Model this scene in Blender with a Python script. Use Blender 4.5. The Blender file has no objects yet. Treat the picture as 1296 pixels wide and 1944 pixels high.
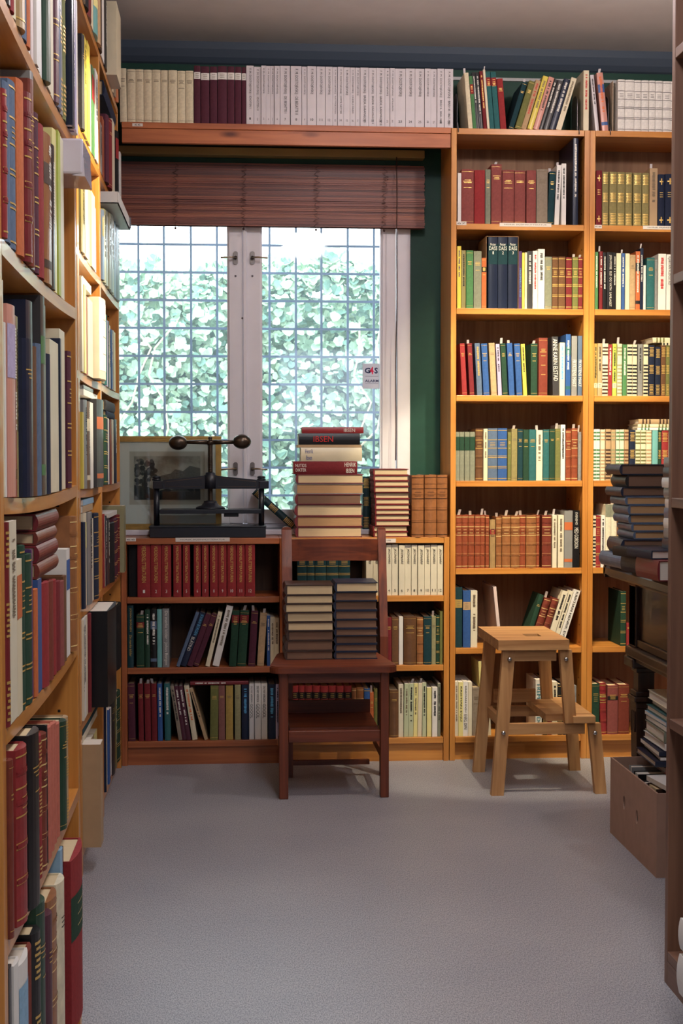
import bpy, bmesh, math, random
from mathutils import Vector, Matrix
random.seed(7)
R = math.radians
scn = bpy.context.scene
col = scn.collection
# ---------------------------------------------------------------- camera, world, lights, exposure
F = 2700.0
TH = math.atan(208 / F)
PI_ = math.atan(102 / F)
cam_d = bpy.data.cameras.new('camera'); cam = bpy.data.objects.new('camera', cam_d); col.objects.link(cam)
cam_d.sensor_fit = 'VERTICAL'; cam_d.sensor_height = 36; cam_d.lens = 50; cam_d.clip_start = .05
cam.location = (0, 0, 1.08); cam.rotation_euler = (math.pi / 2 - PI_, 0, -TH)
scn.camera = cam
scn.view_settings.view_transform = 'Standard'; scn.view_settings.look = 'None'
scn.view_settings.exposure = 0.0; scn.view_settings.gamma = 1; scn.view_settings.use_curve_mapping = False
scn.cycles.use_denoising = True
scn.cycles.max_bounces = 8; scn.cycles.diffuse_bounces = 4; scn.cycles.transparent_max_bounces = 8
scn.cycles.sample_clamp_indirect = 6
w = bpy.data.worlds.new('sky'); scn.world = w; w.use_nodes = True
w.node_tree.nodes['Background'].inputs[0].default_value = (.83, .91, 1, 1)
w.node_tree.nodes['Background'].inputs[1].default_value = 9.0

def area(name, loc, size, power, color, look):
    l = bpy.data.lights.new(name, 'AREA'); l.shape = 'RECTANGLE'; l.size, l.size_y = size; l.energy = power; l.color = color
    o = bpy.data.objects.new(name, l); col.objects.link(o); o.location = loc
    o.rotation_euler = (Vector(look) - Vector(loc)).to_track_quat('-Z', 'Y').to_euler()
    return o
def spot(name, loc, look, power, color, ang, blend=.5, rad=.03):
    l = bpy.data.lights.new(name, 'SPOT'); l.energy = power; l.color = color; l.spot_size = R(ang); l.spot_blend = blend; l.shadow_soft_size = rad
    o = bpy.data.objects.new(name, l); col.objects.link(o); o.location = loc
    o.rotation_euler = (Vector(look) - Vector(loc)).to_track_quat('-Z', 'Y').to_euler()
    return o
p = area('window_daylight_portal', (.05, 5.30, 1.5), (1.3, 1.4), 1, (1, 1, 1), (.05, 4, 1.5)); p.data.cycles.is_portal = True
area('shop_front_daylight', (.95, -2.85, 1.70), (1.0, .8), 11, (.70, .80, 1), (.6, 4, .5))
area('ceiling_fill_near', (.50, .9, 2.54), (.30, 1.5), 26, (1, .94, .90), (.50, .9, 0))  # unseen area light added to brighten the floor and nearest bookcase
area('ceiling_fill_middle', (.45, 2.5, 2.54), (.25, 1.0), 15, (.84, .88, 1), (.45, 2.5, 0))  # second unseen area light, added for the aisle floor
spot('ceiling_spot_shelves', (.84, 4.02, 2.46), (1.10, 5.02, 1.18), 130, (1, .88, .55), 52, .95)
spot('ceiling_spot_right', (1.42, 4.02, 2.46), (1.50, 5.02, 1.12), 80, (1, .88, .55), 58, .95)
spot('ceiling_spot_stool', (.96, 4.05, 2.46), (1.02, 5.0, .70), 92, (1, .86, .64), 44, .25, .014)
spot('ceiling_spot_middle', (.74, 4.02, 2.46), (.66, 5.0, .62), 22, (1, .84, .62), 38, .3)
spot('ceiling_spot_left', (.38, 3.60, 2.44), (-.42, 3.98, 1.72), 215, (1, .88, .58), 42, .4)
def uplight(name, loc, power, color):
    l = bpy.data.lights.new(name, 'POINT'); l.energy = power; l.color = color; l.shadow_soft_size = .04
    o = bpy.data.objects.new(name, l); col.objects.link(o); o.location = loc
uplight('fill_uplight_right', (1.30, 3.9, 2.40), 23, (1, .87, .80))  # added point light, brightens the ceiling and the top books
uplight('fill_uplight_middle', (.50, 3.9, 2.40), 12, (.98, .88, .90))  # weaker added point light for the ceiling over the window side

# ---------------------------------------------------------------- pixel rays (1296 x 1944) -> points on a plane of the room
_f = Vector((math.sin(TH) * math.cos(PI_), math.cos(TH) * math.cos(PI_), -math.sin(PI_)))
_r = Vector((math.cos(TH), -math.sin(TH), 0)); _u = _r.cross(_f)
def ray(px, py): return _f + _r * ((px - 648) / F) + _u * (-(py - 972) / F)
def onY(px, py, Y): v = ray(px, py); return Vector((0, 0, 1.08)) + v * (Y / v.y)
def onX(px, py, X): v = ray(px, py); return Vector((0, 0, 1.08)) + v * (X / v.x)
def onZ(px, py, Z): v = ray(px, py); return Vector((0, 0, 1.08)) + v * ((Z - 1.08) / v.z)

# ---------------------------------------------------------------- materials
MATS = {}
def lin(c):
    return tuple((x / 12.92 if x <= .04045 else ((x + .055) / 1.055) ** 2.4) for x in c)
def mat(name, rgb, rough=.6, metal=0, spec=.4, noise=.0, nscale=60, bump=0, coat=0, sheen=0, trans=0):
    """rgb is 0-255 sRGB"""
    if name in MATS: return MATS[name]
    m = bpy.data.materials.new(name); m.use_nodes = True; nt = m.node_tree; b = nt.nodes['Principled BSDF']
    c = lin([x / 255 for x in rgb])
    b.inputs['Base Color'].default_value = (*c, 1); b.inputs['Roughness'].default_value = rough; b.inputs['Metallic'].default_value = metal
    b.inputs['Specular IOR Level'].default_value = spec; b.inputs['Coat Weight'].default_value = coat
    if noise or bump:
        tc = nt.nodes.new('ShaderNodeTexCoord'); n = nt.nodes.new('ShaderNodeTexNoise'); n.inputs['Scale'].default_value = nscale; n.inputs['Detail'].default_value = 4
        nt.links.new(tc.outputs['Object'], n.inputs['Vector'])
        if noise:
            r = nt.nodes.new('ShaderNodeValToRGB'); r.color_ramp.elements[0].position = .3; r.color_ramp.elements[1].position = .7
            r.color_ramp.elements[0].color = (*[x * (1 - noise) for x in c], 1); r.color_ramp.elements[1].color = (*[min(1, x * (1 + noise)) for x in c], 1)
            nt.links.new(n.outputs['Fac'], r.inputs[0]); nt.links.new(r.outputs[0], b.inputs['Base Color'])
        if bump:
            bp = nt.nodes.new('ShaderNodeBump'); bp.inputs['Strength'].default_value = bump; bp.inputs['Distance'].default_value = .002
            nt.links.new(n.outputs['Fac'], bp.inputs['Height']); nt.links.new(bp.outputs[0], b.inputs['Normal'])
    MATS[name] = m
    return m
def wood(name, light, dark, axis='z', rough=.45, fine=34, knots=False, coat=.0):
    key = name + '_' + axis
    if key in MATS: return MATS[key]
    m = bpy.data.materials.new(key); m.use_nodes = True; nt = m.node_tree; b = nt.nodes['Principled BSDF']
    tc = nt.nodes.new('ShaderNodeTexCoord'); mp = nt.nodes.new('ShaderNodeMapping'); nt.links.new(tc.outputs['Object'], mp.inputs[0])
    s = {'x': (1.6, fine, fine), 'y': (fine, 1.6, fine), 'z': (fine, fine, 1.6)}[axis]
    mp.inputs['Scale'].default_value = s
    n = nt.nodes.new('ShaderNodeTexNoise'); n.inputs['Scale'].default_value = 1.6; n.inputs['Detail'].default_value = 6; n.inputs['Distortion'].default_value = .6
    nt.links.new(mp.outputs[0], n.inputs[0])
    r = nt.nodes.new('ShaderNodeValToRGB'); e = r.color_ramp.elements
    e[0].position = .32; e[0].color = (*lin([x / 255 for x in dark]), 1); e[1].position = .66; e[1].color = (*lin([x / 255 for x in light]), 1)
    nt.links.new(n.outputs['Fac'], r.inputs[0])
    out = r.outputs[0]
    if knots:
        mp2 = nt.nodes.new('ShaderNodeMapping'); mp2.inputs['Scale'].default_value = {'x': (3, 9, 9), 'y': (9, 3, 9), 'z': (9, 9, 3)}[axis]; nt.links.new(tc.outputs['Object'], mp2.inputs[0])
        v = nt.nodes.new('ShaderNodeTexVoronoi'); v.inputs['Scale'].default_value = 1; nt.links.new(mp2.outputs[0], v.inputs[0])
        r2 = nt.nodes.new('ShaderNodeValToRGB'); r2.color_ramp.elements[0].position = .04; r2.color_ramp.elements[1].position = .13
        r2.color_ramp.elements[0].color = (.25, .14, .08, 1); r2.color_ramp.elements[1].color = (1, 1, 1, 1); nt.links.new(v.outputs['Distance'], r2.inputs[0])
        mx = nt.nodes.new('ShaderNodeMixRGB'); mx.blend_type = 'MULTIPLY'; mx.inputs[0].default_value = 1
        nt.links.new(out, mx.inputs[1]); nt.links.new(r2.outputs[0], mx.inputs[2]); out = mx.outputs[0]
    nt.links.new(out, b.inputs['Base Color']); b.inputs['Roughness'].default_value = rough; b.inputs['Coat Weight'].default_value = coat
    bp = nt.nodes.new('ShaderNodeBump'); bp.inputs['Strength'].default_value = .12; bp.inputs['Distance'].default_value = .001
    nt.links.new(n.outputs['Fac'], bp.inputs['Height']); nt.links.new(bp.outputs[0], b.inputs['Normal'])
    MATS[key] = m
    return m
def beech(ax): return wood('beech_veneer', (208, 142, 68), (182, 114, 48), ax, rough=.32, coat=.25)
def shade_beech(ax): return wood('shaded_beech_veneer', (176, 102, 58), (142, 74, 40), ax, rough=.35, coat=.15)  # darker beech copy; the low case's lack of lamplight put into colour
def pine(ax): return wood('stained_pine', (190, 112, 66), (150, 80, 44), ax, fine=22, knots=True)
def chairwood(ax): return wood('red_brown_hardwood', (124, 58, 30), (86, 36, 18), ax, rough=.5, coat=.05)
def stoolwood(ax): return wood('untreated_birch', (196, 150, 100), (160, 112, 68), ax, fine=26, rough=.55)
def darkwood(ax): return wood('antique_dark_oak', (56, 35, 26), (28, 17, 13), ax, rough=.38, fine=40, coat=.12)

# ---------------------------------------------------------------- mesh building
class MB:
    def __init__(s): s.v = []; s.f = []; s.m = []; s.sm = []; s.mats = []
    def mi(s, m):
        if m not in s.mats: s.mats.append(m)
        return s.mats.index(m)
    def add(s, vs, fs, m, smooth=False, M=None):
        k = len(s.v); i = s.mi(m)
        s.v += [tuple(M @ Vector(v)) if M is not None else tuple(v) for v in vs]
        s.f += [tuple(k + a for a in f) for f in fs]; s.m += [i] * len(fs); s.sm += [smooth] * len(fs)
    def box(s, a, b, m, M=None, c=0):
        x0, y0, z0 = [min(a[i], b[i]) for i in range(3)]; x1, y1, z1 = [max(a[i], b[i]) for i in range(3)]
        if c <= 0:
            s.add([(x0, y0, z0), (x1, y0, z0), (x1, y1, z0), (x0, y1, z0), (x0, y0, z1), (x1, y0, z1), (x1, y1, z1), (x0, y1, z1)],
                  [(0, 3, 2, 1), (4, 5, 6, 7), (0, 1, 5, 4), (1, 2, 6, 5), (2, 3, 7, 6), (3, 0, 4, 7)], m, False, M); return
        c = min(c, (x1 - x0) * .45, (y1 - y0) * .45, (z1 - z0) * .45)
        bm = bmesh.new(); bmesh.ops.create_cube(bm, size=1)
        for v in bm.verts: v.co = ((x0 + x1) / 2 + v.co.x * (x1 - x0), (y0 + y1) / 2 + v.co.y * (y1 - y0), (z0 + z1) / 2 + v.co.z * (z1 - z0))
        bmesh.ops.bevel(bm, geom=bm.edges[:], offset=c, segments=2, affect='EDGES', profile=.5)
        bm.verts.index_update()
        s.add([v.co.copy() for v in bm.verts], [tuple(v.index for v in f.verts) for f in bm.faces], m, False, M); bm.free()
    def hexa(s, lo, hi, m):
        """two quads (4 points each, same winding seen from above) joined into a solid"""
        s.add(list(lo) + list(hi), [(3, 2, 1, 0), (4, 5, 6, 7), (0, 1, 5, 4), (1, 2, 6, 5), (2, 3, 7, 6), (3, 0, 4, 7)], m)
    def prism(s, poly, a0, a1, axis, m, M=None, smooth=False):
        """poly: 2D points; axis 'x','y','z' extruded from a0 to a1"""
        def p3(p, a): return {'x': (a, p[0], p[1]), 'y': (p[0], a, p[1]), 'z': (p[0], p[1], a)}[axis]
        n = len(poly); vs = [p3(p, a0) for p in poly] + [p3(p, a1) for p in poly]
        fs = [tuple(range(n))[::-1], tuple(range(n, 2 * n))] + [(i, (i + 1) % n, n + (i + 1) % n, n + i) for i in range(n)]
        s.add(vs, fs, m, smooth, M)
    def lathe(s, prof, c, m, axis='z', n=24, M=None):
        """prof [(r, h)]"""
        vs = []; fs = []
        for (r, h) in prof:
            for k in range(n):
                a = 2 * math.pi * k / n; x, y = r * math.cos(a), r * math.sin(a)
                vs.append({'z': (c[0] + x, c[1] + y, c[2] + h), 'x': (c[0] + h, c[1] + x, c[2] + y), 'y': (c[0] + x, c[1] + h, c[2] + y)}[axis])
        for j in range(len(prof) - 1):
            for k in range(n): fs.append((j * n + k, j * n + (k + 1) % n, (j + 1) * n + (k + 1) % n, (j + 1) * n + k))
        fs.append(tuple(range(n))[::-1]); fs.append(tuple((len(prof) - 1) * n + k for k in range(n)))
        s.add(vs, fs, m, True, M)
    def tube(s, pts, r, m, n=8):
        pts = [Vector(p) for p in pts]; vs = []; fs = []
        for i, p in enumerate(pts):
            t = (pts[min(i + 1, len(pts) - 1)] - pts[max(i - 1, 0)]).normalized()
            a = t.orthogonal().normalized() if i == 0 else (a - t * a.dot(t)).normalized()
            b = t.cross(a)
            for k in range(n):
                q = 2 * math.pi * k / n; vs.append(p + (a * math.cos(q) + b * math.sin(q)) * r)
        for i in range(len(pts) - 1):
            for k in range(n): fs.append((i * n + k, i * n + (k + 1) % n, (i + 1) * n + (k + 1) % n, (i + 1) * n + k))
        fs.append(tuple(range(n))[::-1]); fs.append(tuple((len(pts) - 1) * n + k for k in range(n)))
        s.add(vs, fs, m, True)
    def build(s, name, parent=None):
        me = bpy.data.meshes.new(name); me.from_pydata(s.v, [], s.f)
        for m in s.mats: me.materials.append(m)
        me.polygons.foreach_set('material_index', s.m); me.polygons.foreach_set('use_smooth', s.sm)
        bm = bmesh.new(); bm.from_mesh(me); bmesh.ops.recalc_face_normals(bm, faces=bm.faces[:]); bm.to_mesh(me); bm.free()
        me.update()
        o = bpy.data.objects.new(name, me); col.objects.link(o)
        if parent is not None: o.parent = parent
        return o
LABELS = set()
def tag(o, label=None, cat=None, group=None, kind=None):
    if label: o['label'] = label; LABELS.add(label)
    if cat: o['category'] = cat
    if group: o['group'] = group
    if kind: o['kind'] = kind
    return o
def thing(name, label, cat, loc=(0, 0, 0), group=None):
    o = bpy.data.objects.new(name, None); o.empty_display_size = .05; col.objects.link(o); o.location = loc
    return tag(o, label, cat, group)
def part(mb, name, root):
    """mesh given in world coordinates, kept in place under a root placed at its own base"""
    o = mb.build(name); o.parent = root
    off = Vector(root.location)
    for v in o.data.vertices: v.co -= off
    return o
TEXTS = []
def text(body, m, parent, M, length, height, name='lettering', shear=0, bold=0):
    """M maps text plane (x reading, y up, z out) to the parent's space; centred on its origin"""
    c = bpy.data.curves.new(name, 'FONT'); c.body = body; c.size = 1; c.align_x = 'CENTER'; c.align_y = 'CENTER'; c.shear = shear; c.offset = bold
    c.resolution_u = 2; c.materials.append(m)
    o = bpy.data.objects.new(name, c); col.objects.link(o); o.parent = parent
    TEXTS.append((o, M, length, height))
    return o
def finish_texts():
    bpy.context.view_layer.update(); dg = bpy.context.evaluated_depsgraph_get()
    for o, M, L, H in TEXTS:
        me = bpy.data.meshes.new_from_object(o.evaluated_get(dg)); nm = o.name.split('.')[0]; par = o.parent; m = o.data.materials[0]
        if not len(me.vertices): bpy.data.objects.remove(o); continue
        xs = [v.co.x for v in me.vertices]; ys = [v.co.y for v in me.vertices]
        cx_, cy_ = (min(xs) + max(xs)) / 2, (min(ys) + max(ys)) / 2
        sx = L / max(max(xs) - min(xs), .01); sy = H / max(max(ys) - min(ys), .01)
        me.transform(M @ Matrix.Diagonal((sx, sy, 1, 1)) @ Matrix.Translation((-cx_, -cy_, 0)))
        if not me.materials: me.materials.append(m)
        bpy.data.objects.remove(o); n = bpy.data.objects.new(nm, me); col.objects.link(n); n.parent = par
def basis(x, y, o):
    x = Vector(x); y = Vector(y); z = x.cross(y)
    return Matrix(((x.x, y.x, z.x, o[0]), (x.y, y.y, z.y, o[1]), (x.z, y.z, z.z, o[2]), (0, 0, 0, 1)))
# ---------------------------------------------------------------- the setting
XL, XR, YB, YF, ZC = -.72, 2.3, 5.27, -3.0, 2.585
def floor_mat():
    m = mat('speckled_linoleum', (158, 155, 152), .42, noise=.06, nscale=900)
    nt = m.node_tree; b = nt.nodes['Principled BSDF']; tc = nt.nodes.new('ShaderNodeTexCoord')
    n1 = nt.nodes.new('ShaderNodeTexNoise'); n1.inputs['Scale'].default_value = 420; n1.inputs['Detail'].default_value = 3
    mp = nt.nodes.new('ShaderNodeMapping'); mp.inputs['Scale'].default_value = (1, .35, 1); mp.inputs['Rotation'].default_value = (0, 0, .3)
    n2 = nt.nodes.new('ShaderNodeTexNoise'); n2.inputs['Scale'].default_value = 2.2; n2.inputs['Detail'].default_value = 3
    nt.links.new(tc.outputs['Object'], mp.inputs[0]); nt.links.new(mp.outputs[0], n1.inputs[0]); nt.links.new(tc.outputs['Object'], n2.inputs[0])
    r1 = nt.nodes.new('ShaderNodeValToRGB'); e = r1.color_ramp.elements; e[0].position = .36; e[1].position = .62
    e[0].color = (*lin((.48, .48, .50)), 1); e[1].color = (*lin((.69, .68, .69)), 1)
    r2 = nt.nodes.new('ShaderNodeValToRGB'); e = r2.color_ramp.elements; e[0].position = .35; e[1].position = .7; e[0].color = (.86, .87, .9, 1); e[1].color = (1, 1, 1, 1)
    mx = nt.nodes.new('ShaderNodeMixRGB'); mx.blend_type = 'MULTIPLY'; mx.inputs[0].default_value = 1
    nt.links.new(n1.outputs['Fac'], r1.inputs[0]); nt.links.new(n2.outputs['Fac'], r2.inputs[0])
    nt.links.new(r1.outputs[0], mx.inputs[1]); nt.links.new(r2.outputs[0], mx.inputs[2]); nt.links.new(mx.outputs[0], b.inputs['Base Color'])
    return m
GREEN = mat('dark_green_wall_paint', (22, 66, 54), .55, noise=.08, nscale=30, bump=.15)
CREAMW = mat('pale_wall_paint', (196, 190, 182), .7, noise=.03, nscale=20, bump=.08)
def struct(name, fn):
    mb = MB(); fn(mb); return tag(mb.build(name), kind='structure')
struct('floor', lambda b: b.box((XL, YF, -.1), (XR, YB, 0), floor_mat()))
struct('ceiling', lambda b: b.box((XL - .1, YF - .1, ZC), (XR + .1, YB + .2, ZC + .12), mat('ceiling_paint', (205, 200, 200), .8, noise=.03, nscale=12, bump=.06)))
struct('wall_left', lambda b: b.box((XL - .1, YF, 0), (XL, YB, ZC), CREAMW))
struct('wall_right', lambda b: b.box((XR, YF, 0), (XR + .1, YB, ZC), CREAMW))
struct('wall_front', lambda b: b.box((XL - .1, YF - .1, 0), (XR + .1, YF, ZC), CREAMW))
WX0, WX1 = -.566, onY(778, 870, YB).x; WZ0, WZ1 = .8205, 2.16
def bw(b):
    b.box((XL - .1, YB, 0), (WX0, YB + .2, ZC), GREEN); b.box((WX1, YB, 0), (XR + .1, YB + .2, ZC), GREEN)
    b.box((WX0, YB, 0), (WX1, YB + .2, WZ0), GREEN); b.box((WX0, YB, WZ1), (WX1, YB + .2, ZC), GREEN)
struct('wall_back', bw)
struct('trim_1', lambda b: b.prism([(YB, ZC), (YB - .05, ZC), (YB - .046, ZC - .025), (YB - .03, ZC - .05), (YB - .012, ZC - .066), (YB, ZC - .07)], XL, XR, 'x', mat('slate_blue_cornice_paint', (70, 82, 98), .6)))
WHITE = mat('window_white_paint', (226, 222, 228), .45, noise=.03, nscale=14, bump=.04)
struct('trim_2', lambda b: b.box((WX0, YB - .088, .8006), (WX1 + .01, YB - .0005, WZ0), WHITE, c=.004))
# cable run along the wall above the bookcases
struct('trim_3', lambda b: b.box((.80, YB - .012, 2.476), (1.85, YB, 2.487), mat('pale_cable_conduit', (190, 190, 190), .5)))

win = bpy.data.objects.new('window_1', None); col.objects.link(win); win.location = (.048, YB, WZ0); tag(win, kind='structure')
def X(px): return onY(px, 870, YB).x
cx = X(465)
fx1, fi1 = WX1, X(752); fx0, fi0 = 2 * cx - fx1, 2 * cx - fi1
b = MB()
for a, c in ((fi1 + .002, fx1 - .001), (fx0 + .001, fi0 - .002)): b.box((a, YB - .012, WZ0 + .001), (c, YB + .07, WZ1 - .001), WHITE, c=.003)
b.box((fi0, YB - .004, WZ1 - .05), (fi1, YB + .07, WZ1 - .001), WHITE, c=.003); b.box((fi0, YB - .004, WZ0 + .001), (fi1, YB + .07, WZ0 + .018), WHITE, c=.003)
part(b, 'window_frame', win)
glassm = bpy.data.materials.new('window_glass'); glassm.use_nodes = True; nt = glassm.node_tree; nt.nodes.clear()
o_ = nt.nodes.new('ShaderNodeOutputMaterial'); mx = nt.nodes.new('ShaderNodeMixShader'); tr = nt.nodes.new('ShaderNodeBsdfTransparent'); gl = nt.nodes.new('ShaderNodeBsdfGlossy'); fr = nt.nodes.new('ShaderNodeFresnel')
gl.inputs['Roughness'].default_value = .03; fr.inputs['IOR'].default_value = 1.5; tr.inputs[0].default_value = (.95, .98, .97, 1)
nt.links.new(fr.outputs[0], mx.inputs[0]); nt.links.new(tr.outputs[0], mx.inputs[1]); nt.links.new(gl.outputs[0], mx.inputs[2]); tl = nt.nodes.new('ShaderNodeBsdfTranslucent'); m2 = nt.nodes.new('ShaderNodeMixShader'); m2.inputs[0].default_value = .05; tl.inputs[0].default_value = (.85, .92, 1, 1)  # translucent mix adds a milky haze standing in for glare
nt.links.new(mx.outputs[0], m2.inputs[1]); nt.links.new(tl.outputs[0], m2.inputs[2]); nt.links.new(m2.outputs[0], o_.inputs[0])
IRON = mat('weathered_steel', (120, 112, 108), .35, metal=.9)
BRASS = mat('worn_nickel_brass', (176, 160, 140), .28, metal=1)
KNOT = mat('painted_over_knot', (120, 112, 118), .6)
gz0, gz1 = onY(600, 970, YB).z, WZ1 - .12
zs0, zs1 = WZ0 + .019, WZ1 - .051
def sash(sgn):
    # sgn +1 right casement, -1 left one
    f = lambda x: x if sgn > 0 else 2 * cx - x
    b = MB(); i0, g0, g1, i1 = X(468), X(495), X(724), X(750)
    for a, c in ((i0, g0), (g1, i1)): b.box((f(a), YB - .014, zs0), (f(c), YB + .03, zs1), WHITE, c=.003)
    b.box((f(g0), YB - .012, zs0), (f(g1), YB + .03, gz0), WHITE); b.box((f(g0), YB - .012, gz1), (f(g1), YB + .03, zs1), WHITE)
    for a, c in ((g0, g0 + .006), (g1 - .006, g1)): b.box((f(a), YB - .006, gz0), (f(c), YB + .03, gz1), WHITE)   # glazing bead
    b.box((f(g0 + .006), YB - .006, gz0), (f(g1 - .006), YB + .03, gz0 + .006), WHITE)
    for (px, py) in ((479 if sgn > 0 else 447, 524), (460 if sgn < 0 else 761, 604 if sgn < 0 else 795)):
        p = onY(px, py, YB - .0145)
        if sgn < 0 or px < 700: b.lathe([(.004, 0), (.004, .001)], (p.x, YB - .0152, p.z), KNOT, 'y', 10)
    s = part(b, 'casement', win)
    g = MB(); g.box((f(g0 + .001), YB + .008, gz0 + .001), (f(g1 - .001), YB + .012, gz1 - .001), glassm); part(g, 'glass_pane', win)
    for zpy in (490, 890):
        px = 479 if sgn > 0 else 447
        p = onY(px, zpy, YB - .014); h = MB()
        h.prism([(p.x + .0085 * math.cos(q) , p.z + (.016 if math.sin(q) > 0 else -.016) + .0085 * math.sin(q)) for q in [2 * math.pi * k / 20 for k in range(20)]], YB - .019, YB - .0145, 'y', IRON)
        h.lathe([(.006, 0), (.006, .014)], (p.x, YB - .033, p.z), IRON, 'y', 12)
        h.tube([(p.x - sgn * .004, YB - .032, p.z), (p.x + sgn * .02, YB - .040, p.z), (p.x + sgn * .055, YB - .046, p.z - .003)], .0032, BRASS)
        part(h, 'handle', win)
sash(1); sash(-1)
b = MB(); b.box((X(462), YB - .022, zs0), (X(468) + .001, YB - .0142, zs1), WHITE, c=.002); part(b, 'meeting_strip', win)

# alarm sticker stuck on the glass
a0 = onY(688, 690, YB + .007); a1 = onY(720, 738, YB + .007)
st = thing('alarm_sticker', 'small white alarm company sticker on the pane beside the outer window post', 'sticker', (a0.x, YB + .007, a1.z))
b = MB(); b.box((a0.x, YB + .0065, a1.z), (a1.x, YB + .0075, a0.z), mat('sticker_white', (214, 222, 240), .4)); part(b, 'sticker_film', st)
NAVY_INK = mat('navy_ink', (28, 44, 96), .5); RED_INK = mat('red_ink', (216, 34, 84), .5)
sw = a1.x - a0.x; sh = a0.z - a1.z
def stxt(t, m, x, z, L, H, bold=.02): text(t, m, st, basis((1, 0, 0), (0, 0, 1), (x * sw, -.0012, z * sh)), L * sw, H * sh, bold=bold)
stxt('G', NAVY_INK, .29, .72, .34, .22, .03); stxt('4', RED_INK, .53, .72, .26, .30, .03); stxt('S', NAVY_INK, .80, .72, .20, .24, .03)
stxt('ALARM', NAVY_INK, .54, .31, .80, .10, .02)
b = MB()
for zz in (.49, .205): b.box((a0.x + .16 * sw, YB + .0060, a1.z + zz * sh), (a0.x + .93 * sw, YB + .0064, a1.z + (zz + .012) * sh), mat('grey_small_print', (120, 130, 160)))
part(b, 'small_print', st)

# security grille outside the window
gr = thing('window_grille', 'pale grey metal security grille of small squares outside the window', 'grille', (cx, 5.44, WZ0))
GM = mat('galvanised_bars', (104, 124, 158), .6)
b = MB(); YG = 5.44
for px in [263.7 - 49.6 * k for k in (1,)] + [263.7, 312, 363, 412.5, 461, 511.7, 561.7, 610, 660, 709.5]:
    x = onY(px, 700, YG).x; b.box((x - .0042, YG, .825), (x + .0042, YG + .007, 2.155), GM)
for k in range(-5, 12):
    z = onY(465, 465.5 + 52.8 * k, YG).z
    if .83 < z < 2.15: b.box((-.56, YG - .003, z - .0042), (.655, YG + .004, z + .0042), GM)
part(b, 'bar_grid', gr)

# ---------------------------------------------------------------- outdoors: ivy covered wall under a white sky
struct('terrain', lambda b: b.box((-6, YB + .35, -.3), (8, 14, -.2), mat('outdoor_ground', (110, 112, 100), .9, noise=.1)))
YI = 7.1
struct('backdrop_wall', lambda b: b.box((-5, YI + .22, -.2), (7, YI + .5, onY(470, 555, YI).z), mat('garden_wall_behind_ivy', (112, 140, 132), .9, noise=.25, nscale=8)))
b = MB(); rr = random.Random(3)
LM = [mat('ivy_leaf_mid', (158, 186, 160), .5), mat('ivy_leaf_pale', (192, 214, 184), .45), mat('ivy_leaf_deep', (112, 148, 132), .55)]
ztop = onY(470, 528, YI).z
def leaf(b, p, s, m, rx, rz, ry):
    M = Matrix.Translation(p) @ Matrix.Rotation(rz, 4, 'Z') @ Matrix.Rotation(rx, 4, 'X') @ Matrix.Rotation(ry, 4, 'Y')
    vs = [(0, 0, .5), (-.34, -.08, .30), (-.52, -.03, -.12), (-.2, -.05, -.38), (0, 0, -.30), (.2, -.05, -.38), (.52, -.03, -.12), (.34, -.08, .30), (0, .06, .1)]
    b.add([(x * s, y * s, z * s) for x, y, z in vs], [(0, 1, 8), (1, 2, 8), (2, 3, 8), (3, 4, 8), (4, 5, 8), (5, 6, 8), (6, 7, 8), (7, 0, 8)], m, False, M)
for i in range(15000):
    x = rr.uniform(-1.35, 1.75); edge = ztop + .04 * math.sin(x * 5.1) + .03 * math.sin(x * 13 + 1) + .02 * math.sin(x * 31)
    z = rr.uniform(.55, edge + .02) if rr.random() < .85 else edge + rr.uniform(-.08, .10)
    clump = math.sin(x * 7 + z * 5) + math.sin(z * 11 - x * 4 + 1)
    y = YI + .06 - .05 * clump * .5 + rr.uniform(-.08, .07)
    leaf(b, (x, y, z), rr.uniform(.03, .065), LM[rr.choice([0, 0, 1, 1, 2])], rr.uniform(-1.1, .35), rr.uniform(-.9, .9), math.pi + rr.uniform(-.9, .9))
tag(b.build('ivy'), 'pale green ivy covering the garden wall outside the window', 'ivy', kind='stuff')
b = MB(); STM = mat('pale_ivy_stem', (190, 176, 150), .7)
for k in range(9):
    x = rr.uniform(-.9, 1.2); pts = []
    for j in range(-7, 9):
        pts.append((x + .06 * math.sin(j * 1.1 + k), YI - .19 + .01 * math.sin(j), .7 + j * .13)); x += rr.uniform(-.05, .09)
    b.tube(pts, .005, STM, 5)
tag(b.build('ivy_stems'), 'bare pale stems winding through the ivy outside the window', 'ivy stems', kind='stuff')

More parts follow.
